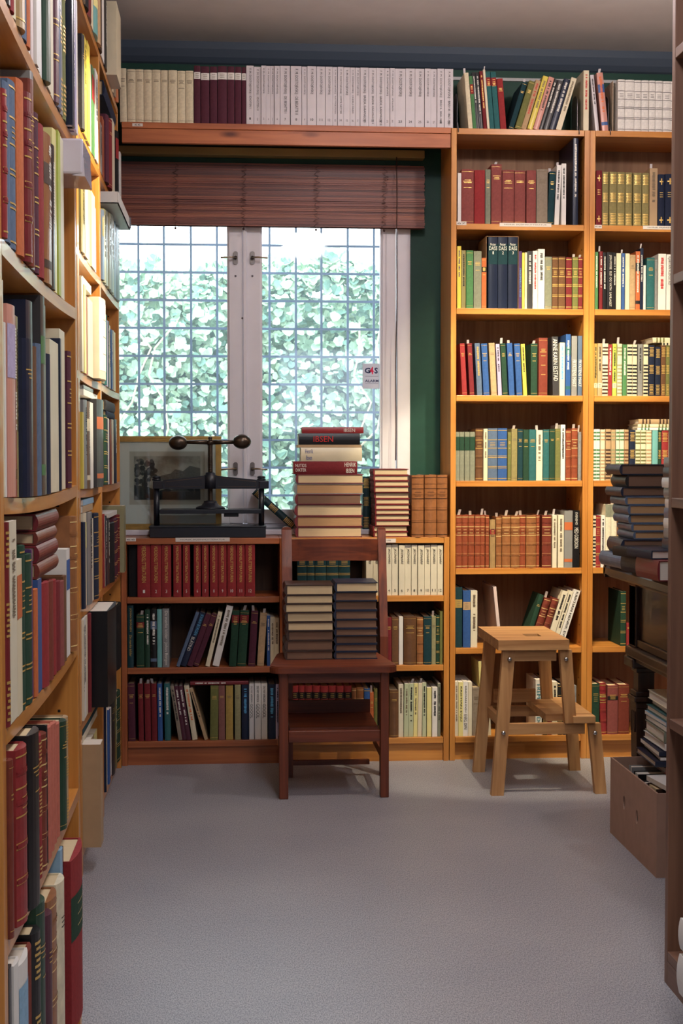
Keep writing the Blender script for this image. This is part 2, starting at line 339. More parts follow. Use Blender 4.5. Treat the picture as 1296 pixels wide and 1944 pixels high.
# ---------------------------------------------------------------- bookcases
BACKP = wood('hardboard_back', (150, 112, 82), (126, 90, 64), 'z', rough=.6); BACKD = wood('shaded_hardboard_back', (92, 62, 44), (72, 48, 34), 'z', rough=.7)  # dark copy puts the deep shade inside the shelves into colour
LABW = mat('paper_label', (226, 216, 206), .6); INK = mat('black_ink', (30, 26, 26), .6); PIN = mat('shelf_pin_hole', (30, 20, 14), .8)
def case(name, label, mp, ax_u, u0, u1, depth, zs, zbase=None, pl=.02, t=.02, sag=0, group=None, holes=True, tb=.021, wd=beech, bk=None):
    """mp(u, v, z) -> world point; u along the case, v depth from its front edge. zs: top surfaces of the boards, low to high."""
    loc = mp((u0 + u1) / 2, depth / 2, 0); root = thing(name, label, 'bookcase', loc, group)
    def bx(b_, a_, e_, m_, **k): b_.box(mp(*a_), mp(*e_), m_, **k)
    ztop = zs[-1]; wv = wd('z'); wh = wd(ax_u)
    for i, (a, c) in enumerate(((u0, u0 + t), (u1 - t, u1))):
        b = MB(); bx(b, (a + .0004, 0, 0), (c - .0004, depth, ztop), wv, c=.0012)
        if holes:
            q = c - .0003 if i == 0 else a + .0003
            for k in range(int(ztop / .064) - 2):
                zz = .16 + k * .064
                for vv in (.035, depth - .04): bx(b, (q - .0006, vv - .0025, zz - .0025), (q + .0006, vv + .0025, zz + .0025), PIN)
        part(b, 'side_panel', root)
    n = 14 if sag else 1
    for zi in zs:
        b = MB()
        lo, hi = u0 + t + .0005, u1 - t - .0005
        if sag:
            dz = lambda q: -sag * 4 * q * (1 - q)
            for k in range(n):
                q0, q1 = k / n, (k + 1) / n; a, c = lo + (hi - lo) * q0, lo + (hi - lo) * q1; d0, d1 = dz(q0), dz(q1)
                b.hexa([mp(a, 0, zi - tb + d0), mp(c, 0, zi - tb + d1), mp(c, depth - .006, zi - tb + d1), mp(a, depth - .006, zi - tb + d0)],
                       [mp(a, 0, zi + d0), mp(c, 0, zi + d1), mp(c, depth - .006, zi + d1), mp(a, depth - .006, zi + d0)], wh)
        else: bx(b, (lo, 0, zi - tb), (hi, depth - .006, zi), wh, c=.0012)
        part(b, 'shelf', root)
    b = MB(); bx(b, (u0 + t, depth - .005, zs[0]), (u1 - t, depth, ztop - .001), bk or BACKP); part(b, 'back_panel', root)
    b = MB(); bx(b, (u0 + t + .0005, pl, .0), (u1 - t - .0005, pl + .016, zs[0] - tb - .0005), wh)
    part(b, 'plinth', root)
    return root
def shelf_label(root, x0, x1, z0, z1, body, Y=5.0):
    b = MB(); b.box((x0, Y - .0012, z0), (x1, Y - .0002, z1), LABW); o = part(b, 'shelf_label', root)
    c = ((x0 + x1) / 2 - root.location.x, Y - .0016 - root.location.y, (z0 + z1) / 2 - root.location.z)
    if body: text(body, INK, o, basis((1, 0, 0), (0, 0, 1), c), (x1 - x0) * .82, (z1 - z0) * .42)
Y0 = 5.0
xb = lambda px: onY(px, 870, Y0).x
back = lambda u, v, z: (u, Y0 + v, z)
ZA = [.085, .404, .688, 1.0, 1.303, 1.610, 1.907, 2.24]
xA0, xA1, xB1 = .772, xb(1116), xb(1116) + .50
caseA = case('bookcase', 'tall beech bookcase standing behind the step stool', back, 'x', xA0, xA1, .25, ZA)
caseB = case('bookcase', 'tall beech bookcase behind the dark table, its outer edge out of sight', back, 'x', xA1, xB1, .25, ZA)
ZL = [.085, .345, .593, .800]
xL0, xLm, xL1 = xb(228), xb(541), .770
caseL1 = case('low_bookcase', 'low three-shelf bookcase carrying the iron book press', back, 'x', xL0, xLm, .25, ZL, pl=.012, bk=BACKD, wd=shade_beech)
caseL2 = case('low_bookcase', 'low three-shelf bookcase behind the wooden chair', back, 'x', xLm, xL1, .25, ZL, pl=.012, bk=BACKD)
def sl(root, px0, px1, py0, py1, body):
    p = onY(px0, py0, Y0); q = onY(px1, py1, Y0); shelf_label(root, p.x, q.x, q.z, p.z, body)
NS = 'NORSK SKJØNNLITTERATUR'
sl(caseA, 866, 885, 420.5, 427.5, '67'); sl(caseA, 948, 1046, 423, 431, NS)
sl(caseB, 1128, 1142, 427, 433.5, '68'); sl(caseB, 1220, 1316, 428.5, 436.5, NS)
sl(caseL1, 239, 258, 1021, 1027.5, '66'); sl(caseL1, 333, 436, 1021, 1028, NS)
sl(caseL2, 650, 751, 1023, 1030, NS)
XU = -.387
ZU = [.07, .40, .69, 1.0, 1.303, 1.612, 1.93, 2.28]
side = lambda xf: (lambda u, v, z: (xf - v, u, z))
yU = lambda px, X=XU: onX(px, 870, X).y
yu2a, yu2b, yu3b = yU(151), yU(192.5), 4.985
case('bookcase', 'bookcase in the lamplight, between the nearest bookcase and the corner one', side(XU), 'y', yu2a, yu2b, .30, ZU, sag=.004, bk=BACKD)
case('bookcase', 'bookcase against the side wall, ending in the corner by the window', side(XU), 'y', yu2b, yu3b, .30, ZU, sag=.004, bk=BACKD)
case('bookcase', 'bookcase almost hidden behind the nearest one', side(XU), 'y', 2.95, yu2a - .001, .30, ZU)
X1 = -.288; Z1 = [.09, .462, .735, 1.030, 1.358, 1.668, 1.99]
yu1a, yu1b = 1.80, 2.705
case('bookcase', 'nearest tall bookcase, packed with large worn volumes', side(X1), 'y', yu1a, yu1b, .40, Z1, sag=.008, t=.03)
# open side of a bookcase on the other side of the aisle: its far end panel shows
XRc = .887
rc = case('bookcase', 'brown bookcase end panel closing the opposite side of the aisle', lambda u, v, z: (XRc + v, u, z), 'y', 2.0, 2.84, .30, [.07, .55, 1.0, 1.45, 1.90, 2.26], tb=.02,
          wd=lambda ax: wood('dark_beech', (128, 92, 72), (104, 72, 56), ax, rough=.5), pl=.0)
# long board with fascia over the window
beam = thing('wall_shelf', 'long pine shelf board spanning above the window blind', 'shelf', ((xL0 + xA0) / 2, 5.12, 2.17))
b = MB(); b.box((xL0 + .012, Y0, 2.221), (xA0 - .001, 5.25, 2.241), pine('x'), c=.001); part(b, 'shelf_board', beam)
b = MB(); b.box((xL0 + .012, Y0 + .006, 2.172), (xA0 - .001, Y0 + .026, 2.2205), pine('x'), c=.001); part(b, 'fascia', beam)
p = onY(251, 234, Y0); q = onY(271, 240, Y0)
b = MB(); b.box((p.x, Y0 - .0012, q.z), (q.x, Y0 - .0002, p.z), LABW); o = part(b, 'shelf_label', beam)
text('66', INK, o, basis((1, 0, 0), (0, 0, 1), ((p.x + q.x) / 2 - beam.location.x, Y0 - .0016 - beam.location.y, (p.z + q.z) / 2 - beam.location.z)), .02, .006)
# ---------------------------------------------------------------- books
COL = {  # code: (words, sRGB)
 'cr': ('cream', (222, 206, 168)), 'wh': ('white', (226, 220, 212)), 'iv': ('ivory', (220, 208, 178)), 'li': ('pale grey', (206, 196, 200)), 'ma': ('maroon', (88, 34, 52)),
 're': ('red', (160, 38, 40)), 'dr': ('dark red', (128, 30, 36)), 'rr': ('faded red', (146, 66, 60)), 'pk': ('pink', (214, 138, 120)), 'pl': ('pale pink', (222, 196, 190)),
 'or': ('orange', (206, 96, 42)), 'ru': ('rust', (156, 66, 34)), 'sa': ('salmon', (196, 96, 74)), 'ye': ('yellow', (222, 196, 52)), 'go': ('ochre', (176, 140, 58)), 'ly': ('pale yellow', (228, 214, 128)),
 'lm': ('lime green', (176, 188, 60)), 'gr': ('green', (70, 128, 72)), 'dg': ('dark green', (30, 66, 46)), 'te': ('teal', (36, 100, 102)), 'dt': ('dark teal', (18, 58, 66)), 'lt': ('light teal', (104, 176, 172)), 'ol': ('olive', (112, 112, 52)),
 'gg': ('grey-green', (128, 130, 108)), 'pg': ('pale green', (186, 194, 150)), 'bl': ('blue', (42, 86, 158)), 'nb': ('navy', (24, 34, 62)), 'sb': ('slate blue', (84, 104, 134)), 'lb': ('light blue', (130, 172, 204)),
 'bk': ('black', (28, 26, 28)), 'cg': ('charcoal', (62, 60, 62)), 'gy': ('grey', (134, 132, 130)), 'tg': ('taupe', (142, 124, 104)), 'ta': ('tan', (186, 148, 102)), 'br': ('brown', (112, 70, 40)), 'db': ('dark brown', (66, 40, 28)),
 'tb': ('tan-brown', (158, 92, 44)), 'rb': ('red-brown', (130, 48, 32)), 'pu': ('purple', (88, 52, 110)), 'ro': ('rose-brown', (140, 84, 76)), 'mo': ('mottled tan', (168, 130, 76)), 'kh': ('khaki', (150, 142, 96)), 'lv': ('lilac', (178, 160, 196)), 'og': ('olive-gold', (142, 128, 72)),
}
def _soft(c, k=.20):
    l = .3 * c[0] + .59 * c[1] + .11 * c[2]; return tuple(x + (l - x) * k for x in c)
COL = {k: (w_, _soft(c)) for k, (w_, c) in COL.items()}
GOLD = mat('gilt_tooling', (222, 184, 104), .35, metal=.45)
PAGES = None
def pages_mat(name, rgb):
    if name in MATS: return MATS[name]
    m = mat(name, rgb, .85); nt = m.node_tree; b = nt.nodes['Principled BSDF']; tc = nt.nodes.new('ShaderNodeTexCoord'); mp = nt.nodes.new('ShaderNodeMapping'); mp.inputs['Scale'].default_value = (900, 6, 6)
    n = nt.nodes.new('ShaderNodeTexNoise'); n.inputs['Scale'].default_value = 1; nt.links.new(tc.outputs['Object'], mp.inputs[0]); nt.links.new(mp.outputs[0], n.inputs[0])
    c = lin([x / 255 for x in rgb]); r = nt.nodes.new('ShaderNodeValToRGB'); r.color_ramp.elements[0].color = (*[x * .8 for x in c], 1); r.color_ramp.elements[1].color = (*[min(1, x * 1.08) for x in c], 1)
    nt.links.new(n.outputs['Fac'], r.inputs[0]); nt.links.new(r.outputs[0], b.inputs['Base Color']); return m
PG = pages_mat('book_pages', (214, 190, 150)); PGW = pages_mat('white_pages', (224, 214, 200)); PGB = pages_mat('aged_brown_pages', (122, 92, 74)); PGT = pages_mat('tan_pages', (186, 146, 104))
def cover_mat(code, kind):
    words, rgb = COL[code]
    if kind == 'L': return mat('leather_' + words.replace(' ', '_'), rgb, .38, noise=.16, nscale=55, bump=.2, spec=.5)
    if kind == 'P': return mat('card_' + words.replace(' ', '_'), rgb, .45, noise=.05, nscale=25)
    if kind == 'J': return mat('jacket_' + words.replace(' ', '_'), rgb, .28, noise=.05, nscale=18)
    return mat('cloth_' + words.replace(' ', '_'), rgb, .78, noise=.10, nscale=140, bump=.25, spec=.25)
INKS = {'k': INK, 'w': mat('white_ink', (232, 226, 214), .5), 'g': GOLD, 'r': mat('red_print', (196, 40, 38), .5), 't': mat('teal_print', (40, 130, 150), .5), 'b': mat('blue_print', (40, 70, 150), .5), 'p': mat('purple_print', (84, 50, 96), .5), 'o': mat('orange_print', (224, 110, 50), .5), 'f': mat('faint_print', (120, 104, 84), .7), 'c': mat('sky_blue_print', (96, 170, 214), .5)}
INKS['d'] = mat('dark_blind_tooling', (62, 34, 18), .5); INKS['y'] = mat('pale_gilt_line', (238, 206, 140), .35, metal=.2)
INKS['q'] = mat('grey_rule_line', (110, 104, 104), .6)
DARKC = {'ma', 're', 'dr', 'rr', 'ru', 'gr', 'dg', 'te', 'dt', 'ol', 'bl', 'nb', 'sb', 'bk', 'cg', 'br', 'db', 'tb', 'rb', 'pu', 'ro', 'gg', 'or'}
KN = {'C': ('clothbound_book', 'cloth book'), 'L': ('leatherbound_book', 'leather book'), 'P': ('paperback_book', 'paperback'), 'J': ('jacketed_book', 'jacketed book')}
def make_book(t, h, d, code, kind='C', fl=None, rng=random, pm=None):
    """spine towards -y, thickness along x (0..t), height z (0..h), depth y (0..d)"""
    fl = fl or {}
    root = bpy.data.objects.new(KN[kind][0], None); root.empty_display_size = .02; col.objects.link(root)
    cm = cover_mat(code, kind); bt = {'C': .0024, 'L': .0026, 'P': .0005, 'J': .0022}[kind]; bt = min(bt, t * .2)
    bulge = t * {'C': .10, 'L': .20, 'P': .01, 'J': .07}[kind]; bulge = min(bulge, .009)
    arc = lambda s: (t * s, -bulge * (1 - (2 * s - 1) ** 2))
    N = 1 if kind == 'P' else 7
    b = MB()
    outer = [arc(i / N) for i in range(N + 1)]
    poly = [(0, d)] + outer + [(t, d), (t - bt, d), (t - bt, bt * 1.2), (bt, bt * 1.2), (bt, d)]
    b.prism(poly, 0, h, 'z', cm)
    def strip(z0, z1, s0, s1, m, off=.0004):
        k = max(1, int(round((s1 - s0) * N))); pts = [arc(s0 + (s1 - s0) * i / k) for i in range(k + 1)]
        vs = [(x, y - off, z0) for x, y in pts] + [(x, y - off, z1) for x, y in pts]
        b.add(vs, [(i, i + 1, k + 2 + i, k + 1 + i) for i in range(k)], m)
    def rib(z, r=.0014):
        for a, c, o in ((-.0035, -.001, r * .7), (-.001, .001, r), (.001, .0035, r * .7)): strip(z + a, z + c, .02, .98, cm, o)
    light = INKS['g'] if kind in 'CL' else INKS['w']
    ink = light if code in DARKC else INKS['f' if kind in 'C' else 'k']
    if 'i' in fl: ink = INKS[fl['i']]
    if 'l' in fl:
        lc, a, c = (fl['l'].split('/') + ['.66', '.84'])[:3] if '/' in fl['l'] else (fl['l'], '.66', '.84')
        lm = cover_mat(lc, 'C'); strip(h * float(a), h * float(c), 0, 1, lm, .0005)
        for q in (.25, .5, .75): strip(h * (float(a) + (float(c) - float(a)) * q) - .0008, h * (float(a) + (float(c) - float(a)) * q) + .0008, .25, .75, INKS['g' if lc in DARKC else 'f'], .0008)
    if 'e' in fl:
        em = cover_mat(fl['e'], 'C'); strip(0, h * .2, 0, 1, em, .0005); strip(h * .8, h, 0, 1, em, .0005)
    if 'E' in fl:      # darker upper band
        em = cover_mat(fl['E'], 'C'); strip(h * .62, h * .9, 0, 1, em, .0005)
    if 's' in fl:      # printed horizontal dashes
        sm_ = cover_mat(fl['s'], 'P'); z = .006; k = 0
        while z < h - .008:
            if not (h * .62 < z < h * .72): strip(z, z + .0055, .04 if k % 2 else .0, 1 if k % 2 else .96, sm_, .0005)
            z += .0125; k += 1
    if 'B' in fl:      # two coloured blocks
        em = cover_mat(fl['B'], 'P'); strip(h * .66, h * .80, 0, 1, em, .0005); strip(h * .10, h * .155, 0, 1, em, .0005)
    if 'z' in fl:      # gilt ornament panels
        for (a, c) in ((.03, .24), (.44, .62), (.78, .97)):
            n = 7
            for q in range(n):
                zz = h * (a + (c - a) * q / n); strip(zz, zz + h * (c - a) / n * .5, .12 + .06 * (q % 2), .88 - .06 * (q % 2), GOLD, .0006)
    if 'x' in fl:      # gilt crosses
        for zz in (.12, .86):
            strip(h * zz - .011, h * zz + .011, .42, .58, GOLD, .0006); strip(h * zz - .0022, h * zz + .0022, .22, .78, GOLD, .0007)
        for q in (.56, .60, .64): strip(h * q, h * q + .002, .25, .75, GOLD, .0006)
    if 'b' in fl:
        LN = INKS['d'] if 'K' in fl else INKS['q'] if code == 'wh' else INKS['y'] if code in ('tb', 'ru', 'rb') else GOLD
        for q in (.04, .24, .27, .44, .47, .62, .78, .96):
            strip(h * q - .0011, h * q + .0011, 0, 1, LN, .0006)
        if kind == 'L':
            for q in (.255, .455, .70, .87) : rib(h * q)
        for q in (.66, .69, .72): strip(h * q, h * q + .0016, .22, .78, LN, .0006)
    if 'n' not in fl and 's' not in fl and 'x' not in fl and 'z' not in fl and 'b' not in fl:
        if 'v' in fl or (kind in 'PJ' and 'g' not in fl):
            z = h * .93; e = h * rng.uniform(.28, .5)
            while z > e:
                k = rng.uniform(.002, .0042)
                if rng.random() < .86: strip(z - k, z, .30 + rng.uniform(0, .08), .66 + rng.uniform(0, .06), ink, .0006)
                z -= k + .0013
        else:
            for q in (.80, .775, .75, .66)[: rng.choice([2, 3, 4])]:
                a = rng.uniform(.12, .3); strip(h * q, h * q + .0018, a, 1 - a, ink, .0006)
            if rng.random() < .6: strip(h * .955, h * .955 + .0009, 0, 1, ink, .0006); strip(h * .04, h * .04 + .0009, 0, 1, ink, .0006)
    c = b.build('cover', root)
    g = MB(); r = .0028 if kind != 'P' else .0
    g.box((bt + .0002, .004 if kind != 'P' else bt * 1.3, r), (t - bt - .0002, d - (.004 if kind != 'P' else .0003), h - r - (.0002 if kind == 'P' else 0)), pm or (PG if kind in 'CL' else PGW)); g.build('pages', root)
    if 'm' in fl:
        s = rng.uniform(.3, .6); q = MB(); mm = mat('paper_slip', (214, 206, 206), .5); wd_ = min(.009, t * .5)
        x0 = t * s - wd_ / 2; hh = rng.uniform(.010, .024); lx = rng.uniform(-.006, .008)
        q.hexa([(x0, .03, h - .02), (x0 + wd_, .03, h - .02), (x0 + wd_, .0304, h - .02), (x0, .0304, h - .02)], [(x0 + lx, .012, h + hh), (x0 + wd_ + lx, .012, h + hh), (x0 + wd_ + lx, .0124, h + hh), (x0 + lx, .0124, h + hh)], mm)
        q.build('bookmark', root)
    for (body, ik, f0, f1, hf, *sh) in fl.get('T', []):
        L = abs(f1 - f0) * h; zc = h * (1 - (f0 + f1) / 2); M = basis((0, 0, -1), (1, 0, 0), (t / 2, -bulge - .0009, zc))
        if sh and sh[0] == 'H': M = basis((1, 0, 0), (0, 0, 1), (t / 2, -bulge - .0009, zc)); text(body, INKS[ik], c, M, t * hf, abs(f1 - f0) * h, 'title'); continue
        text(body, INKS[ik], c, M, L, t * hf, 'title', shear=(.3 if sh and sh[0] == 'I' else 0))
    root['category'] = 'book'
    return root
ORD = 'first second third fourth fifth sixth seventh eighth ninth tenth eleventh twelfth thirteenth fourteenth fifteenth sixteenth seventeenth eighteenth nineteenth twentieth'.split()
def ordn(i):
    if i < 20: return ORD[i]
    return ('twenty-' if i < 29 else 'thirtieth' if i == 29 else 'thirty-' if i < 39 else 'fortieth' if i == 39 else 'forty-') + (ORD[(i + 1) % 10 - 1] if i not in (29, 39) else '')
def parse(line):
    p = line.split(); x0, x1, y = map(float, p[:3]); fl = {}; parts_ = p[3].split(',')
    for q in parts_[1:]: fl[q[0]] = q[2:] if len(q) > 2 else (q[1:] or True)
    return x0, x1, y, parts_[0], fl
def wc(s): return len(s.replace(',', ' ').split())
ROWS = {}; TOPS = {}
def rest_z(where, a, c): return max([z for (u0, u1, z) in TOPS[where] if u0 < c + .001 and u1 > a - .001] or [0]) + .0012
def describe(books, where, start, group=None):
    """books: [(root, code, kind, fl, t, h)] in order; where: shelf phrase; start: what the counting starts from"""
    hs = sorted(x[5] for x in books); med = hs[len(hs) // 2]
    for i, (o, code, kind, fl, t, h) in enumerate(books):
        if 'D' in fl:
            lab = fl['D']
        else:
            c = COL[code][0]
            noun = KN[kind][1]
            if code == 'tb': c = 'tan-brown'
            size = 'thick ' if t > .058 else 'slim ' if t < .014 else 'tall ' if h > med * 1.12 else 'short ' if h < med * .85 else ''
            det = ''
            if 's' in fl: c = f'{c} striped'
            elif 'l' in fl: det = f" with {COL[fl['l'].split('/')[0]][0]} label"
            elif 'b' in fl and kind == 'L': det = ' with gilt bands'
            elif 'x' in fl: det = ' with gilt crosses'
            elif 'z' in fl: det = ' with gilt ornament'
            elif 'e' in fl: det = f" with {COL[fl['e']][0]} ends"
            elif 'E' in fl: det = f" with {COL[fl['E']][0]} band"
            elif 'B' in fl: det = f" with {COL[fl['B']][0]} blocks"
            lean = 'leaning ' if abs(float(fl.get('L', 0))) >= 60 else ''
            nl = COL[books[i - 1][1]][0] if i else None; nr = COL[books[i + 1][1]][0] if i + 1 < len(books) else None
            if nl and nr: nb = f'between {nl} and {nr} ones' if nl != nr else f'between two {nl} ones'
            elif nr: nb = f'at the {start} end'
            else: nb = 'at the far end' if start in ('near', 'corner', 'window') else 'at the end'
            cands = [f'{size}{lean}{c} {noun}{det} {nb}, {where}', f'{size}{lean}{c} {noun} {nb}, {where}', f'{lean}{c} {noun} {nb}, {where}',
                     f'{size}{c} {noun}{det}, {ordn(i)} from the {start} end, {where}', f'{size}{c} {noun}, {ordn(i)} from the {start} end, {where}', f'{c} {noun}, {ordn(i)} from {start} end, {where}']
            key = lambda j: (books[j][1], books[j - 1][1] if j else '', books[j + 1][1] if j + 1 < len(books) else '')
            if sum(key(j) == key(i) for j in range(len(books))) > 1 or (nl == c and nr == c):
                a_ = i
                while a_ and books[a_ - 1][1] == code: a_ -= 1
                e_ = i
                while e_ + 1 < len(books) and books[e_ + 1][1] == code: e_ += 1
                if e_ > a_ and sum(1 for j in range(len(books)) if books[j][1] == code) == e_ - a_ + 1:
                    num = 'two three four five six seven eight nine ten eleven twelve'.split(); tot = num[e_ - a_ - 1] if e_ - a_ <= 11 else 'many'
                    cands = [f'{c} {noun}{det}, {ordn(i - a_)} of {tot} from the {start} end, {where}', f'{c} {noun}, {ordn(i - a_)} of {tot} from {start} end, {where}'] + cands[3:]
                else: cands = cands[3:]
            lab = next((x for x in cands if wc(x) <= 16 and x not in LABELS), cands[-1])
        tag(o, lab); 
        if group: o['group'] = group
        if 'G' in fl: o['group'] = fl['G']
NB = [0]
def row(where, start, mode, plane, zs, org, sc, spec, d=.165, kind='C', group=None, titles=None, dy=.006, sagf=None, lim=None, zmax=None):
    rng = random.Random(len(ROWS) * 13 + 5); out = []; tops = TOPS.setdefault(where, [])
    P = (lambda x, y: onY(x, y, plane)) if mode == 'Y' else (lambda x, y: onX(x, y, plane))
    U = (lambda v: v.x) if mode == 'Y' else (lambda v: v.y)
    lines = [l.strip() for l in spec.strip().split('\n') if l.strip()]
    prev = None; pth = 0
    for n, ln in enumerate(lines):
        x0, x1, y, code, fl = parse(ln)
        k = fl.get('k', kind); px0, px1 = org[0] + x0 / sc, org[0] + x1 / sc
        u0, u1 = U(P(px0, 870)), U(P(px1, 870))
        ytop = org[1] + y / sc if not 0 < y < 1 else None
        ztop = P((px0 + px1) / 2, ytop)[2] if ytop is not None else zs + y
        H = ztop - zs; lean = float(fl.get('L', 0)); base = zs
        if lim:
            w0 = u1 - u0
            if u0 < lim[0]: u0 = lim[0]; u1 = max(u1, u0 + min(w0, .012))
            if u1 > lim[1]: u1 = lim[1]; u0 = min(u0, u1 - min(w0, .012))
        if zmax: H = min(H, zmax - zs)
        if sagf: base = zs + max(sagf(u0), sagf(u1), sagf((u0 + u1) / 2)) + .0011
        if lean:
            dxw = U(P(px0 + lean / sc, 870)) - u0; th = math.atan2(dxw, H)
            if pth and abs(th - pth) < .10: th = pth
            h = (H - (u1 - u0) * abs(math.sin(th))) / math.cos(th)
            t = (u1 - u0) * math.cos(th) - .0006
        else:
            th = 0; h = H - (base - zs); t = u1 - u0 - .0006
        pth = th
        t = max(t, .004)
        if titles and n in titles: fl['T'] = titles[n]; fl.setdefault('n', True)
        kd = d if 'd' not in fl else float(fl['d'])
        kd = min(kd, .24)
        def rect(ur_, t_):
            c_, s_ = math.cos(th), math.sin(th); zr_ = base + .0006 + (t_ * s_ if th > 0 else 0)
            return [(ur_ + a_ * c_ + b_ * s_, zr_ - a_ * s_ + b_ * c_) for a_, b_ in ((0, 0), (t_, 0), (t_, h), (0, h))]
        def hit(A, B):
            for Q in (A, B):
                for i_ in range(4):
                    nx, nz = Q[(i_ + 1) % 4][1] - Q[i_][1], Q[i_][0] - Q[(i_ + 1) % 4][0]
                    a_ = [p_[0] * nx + p_[1] * nz for p_ in A]; b_ = [p_[0] * nx + p_[1] * nz for p_ in B]
                    if max(a_) <= min(b_) + 1e-9 or max(b_) <= min(a_) + 1e-9: return False
            return True
        shift = 0
        if prev:
            while hit(prev, rect((u1 - t * math.cos(th) if th > 0 else u0) + shift, t)) and shift < .05:
                if t > .012 and shift < .004: t -= .0005; shift += .0005 if th <= 0 else 0
                else: shift += .0008
        u0 += shift; u1 += shift
        zr = base + .0006 + (t * math.sin(th) if th > 0 else 0)
        ur = (u1 - t * math.cos(th)) if th > 0 else u0
        prev = rect(ur, t)
        o = make_book(t, h, kd, code, k, fl, rng)
        off = float(fl.get('p', 0)) + rng.uniform(-.003, .003)
        if 'q' in fl: off = float(fl['q'])
        if mode == 'Y': o.location = (ur, plane + off, zr); o.rotation_euler = (0, th, 0)
        else: o.location = (plane - off, ur, zr); o.rotation_euler = (0, th, math.pi / 2)
        if fl.get('D') and fl['D'] in (True,): fl.pop('D')
        out.append((o, code, k, fl, t, h)); tops.append((min(p_[0] for p_ in prev), max(p_[0] for p_ in prev), max(p_[1] for p_ in prev)))
    ROWS[where] = out
    describe(out, where, start, group)
    return out
def flat(loc, size, code, kind, label, ang=0, spine='-y', fl=None, pm=None, group=None, rng=random):
    """a book lying flat. size: (spine length, thickness, depth); loc: lower front left corner of its footprint seen along the spine. spine: direction the spine faces"""
    L, t, d = size
    o = make_book(t, L, d, code, kind, fl, rng, pm)
    # local x(thickness)->world z ; local z(height)-> along ; local -y -> spine direction
    sd = {'-y': Vector((0, -1, 0)), '+x': Vector((1, 0, 0)), '-x': Vector((-1, 0, 0)), '+y': Vector((0, 1, 0))}[spine]
    yv = -sd; xv = Vector((0, 0, 1)); zv = xv.cross(yv)
    M = Matrix(((xv.x, yv.x, zv.x, 0), (xv.y, yv.y, zv.y, 0), (xv.z, yv.z, zv.z, 0), (0, 0, 0, 1)))
    org = Vector((0, 0, 0)) if max(zv) > .5 else -zv * L
    o.matrix_world = Matrix.Translation(loc) @ Matrix.Rotation(ang, 4, 'Z') @ Matrix.Translation(org) @ M
    tag(o, label)
    if group: o['group'] = group
    return o
# ---------------------------------------------------------------- rows of books, read off the photograph shelf by shelf
YS = Y0 + .012
names = 'IDIOTEN I|IDIOTEN II|||||DE BESATTE I|DE BESATTE II|||||FATTIGE FOLK|HVITE NETTER||ONKELS DRØM||BRØDR. KARAMASOV I|BRØDR. KARAMASOV II|BRØDR. KARAMASOV III||SPILLEREN||||||BREV II. 1858-1868|BREV III. 1867-1881'.split('|')
T = {}
for i, nme in enumerate(names):
    body = 'F. M. DOSTOJEVSKIJ' + (' · ' + nme if nme else '')
    T[16 + i] = [(body, 'k', .05, .05 + (.84 * len(body) / 38 + .02 if nme else .42), .34 if i not in (4, 14, 16, 20) else .42)] + ([] if nme else [('xxxxxxxxxxxxxxx', 'f', .50, .66, .30)])
    T[16 + i].append((str(i + 1), 'k', .885, .925, .16 if i < 9 else .32, 'H'))
    if not nme: T[16 + i].pop(1)
beam_a = '''
45 96 115 cr,L:-5
97 157 123 cr
157 215 123 cr
216 274 125 cr
275 336 125 cr
337 391 128 cr
392 455 130 cr
456 514 133 cr
515 572 133 cr
575 622 97 ma,n,l:wh/.77/.89
625 686 102 ma,n,l:wh/.76/.88
690 742 102 ma,n,l:wh/.77/.89
745 812 100 ma,n,l:wh/.77/.89,k=C
815 865 102 ma,n,l:wh/.77/.89
868 915 104 ma,n,l:wh/.77/.89
918 950 106 ma,n,l:wh/.77/.89
950 1004 97 li,k=P
1005 1056 102 li,k=P
1057 1092 97 li,k=P
1092 1125 97 li,k=P
1125 1151 97 li,k=P
1152 1191 99 li,k=P
1193 1264 96 li,k=P
'''
g2 = [(48,127,99),(129,166,102),(167,232,101),(234,295,103),(297,349,104),(350,384,104),(385,427,105),(428,473,107),(474,511,108),(512,545,109),(546,607,110),(608,661,112),(662,722,112),(723,759,113),(760,794,114),(795,871,116),(872,939,115),(940,1007,117),(1008,1051,118),(1052,1096,118),(1097,1147,118),(1150,1212,120)]
beam_a += '\n'.join(f'{a + 320 * 3.812 - 0.0:.0f} {c + 320 * 3.812:.0f} {y} li,k=P' for a, c, y in g2)
row('in the row above the window', 'corner', 'Y', YS - .004, 2.241, (220, 100), 3.812, beam_a, d=.15, group='volumes in the row above the window', titles=T)
O3 = (850, 100)
row('on top of the bookcase behind the stool', 'window', 'Y', YS + .004, 2.2404, O3, 2.906, '''
107 131 112 cr,L:-25,m,n
133 151 130 gr,L:-20,l:re
151 168 108 bk,L:-25,k=J,v
169 188 108 bk,L:-22,k=J,v
191 210 103 dr,L:-24,v
211 224 95 cr,L:-22,k=P,n,m
225 250 105 te,L:-20,l:re/.76/.9,i:g
252 281 106 te,L:-12,l:re/.76/.9
283 316 143 re,L:-8
325 353 155 dt,L:80,m,p:.01
357 391 152 ol,L:88
392 421 147 ta,L:105,v,i:r
425 455 125 ye,L:118,k=J,i:f
457 489 130 pk,L:118,k=J
490 513 142 bk,L:112,v,k=J
514 543 148 cg,L:110,k=J,v
545 579 140 nb,L:112,k=J,v
582 613 132 cr,L:118,k=P,i:f
735 765 98 cr,k=P,i:r
803 823 122 li,L:-32,k=J
838 873 110 pk,L:-34,k=J,m,B:bl,i:o
''', group='books on top of the bookcase behind the stool')
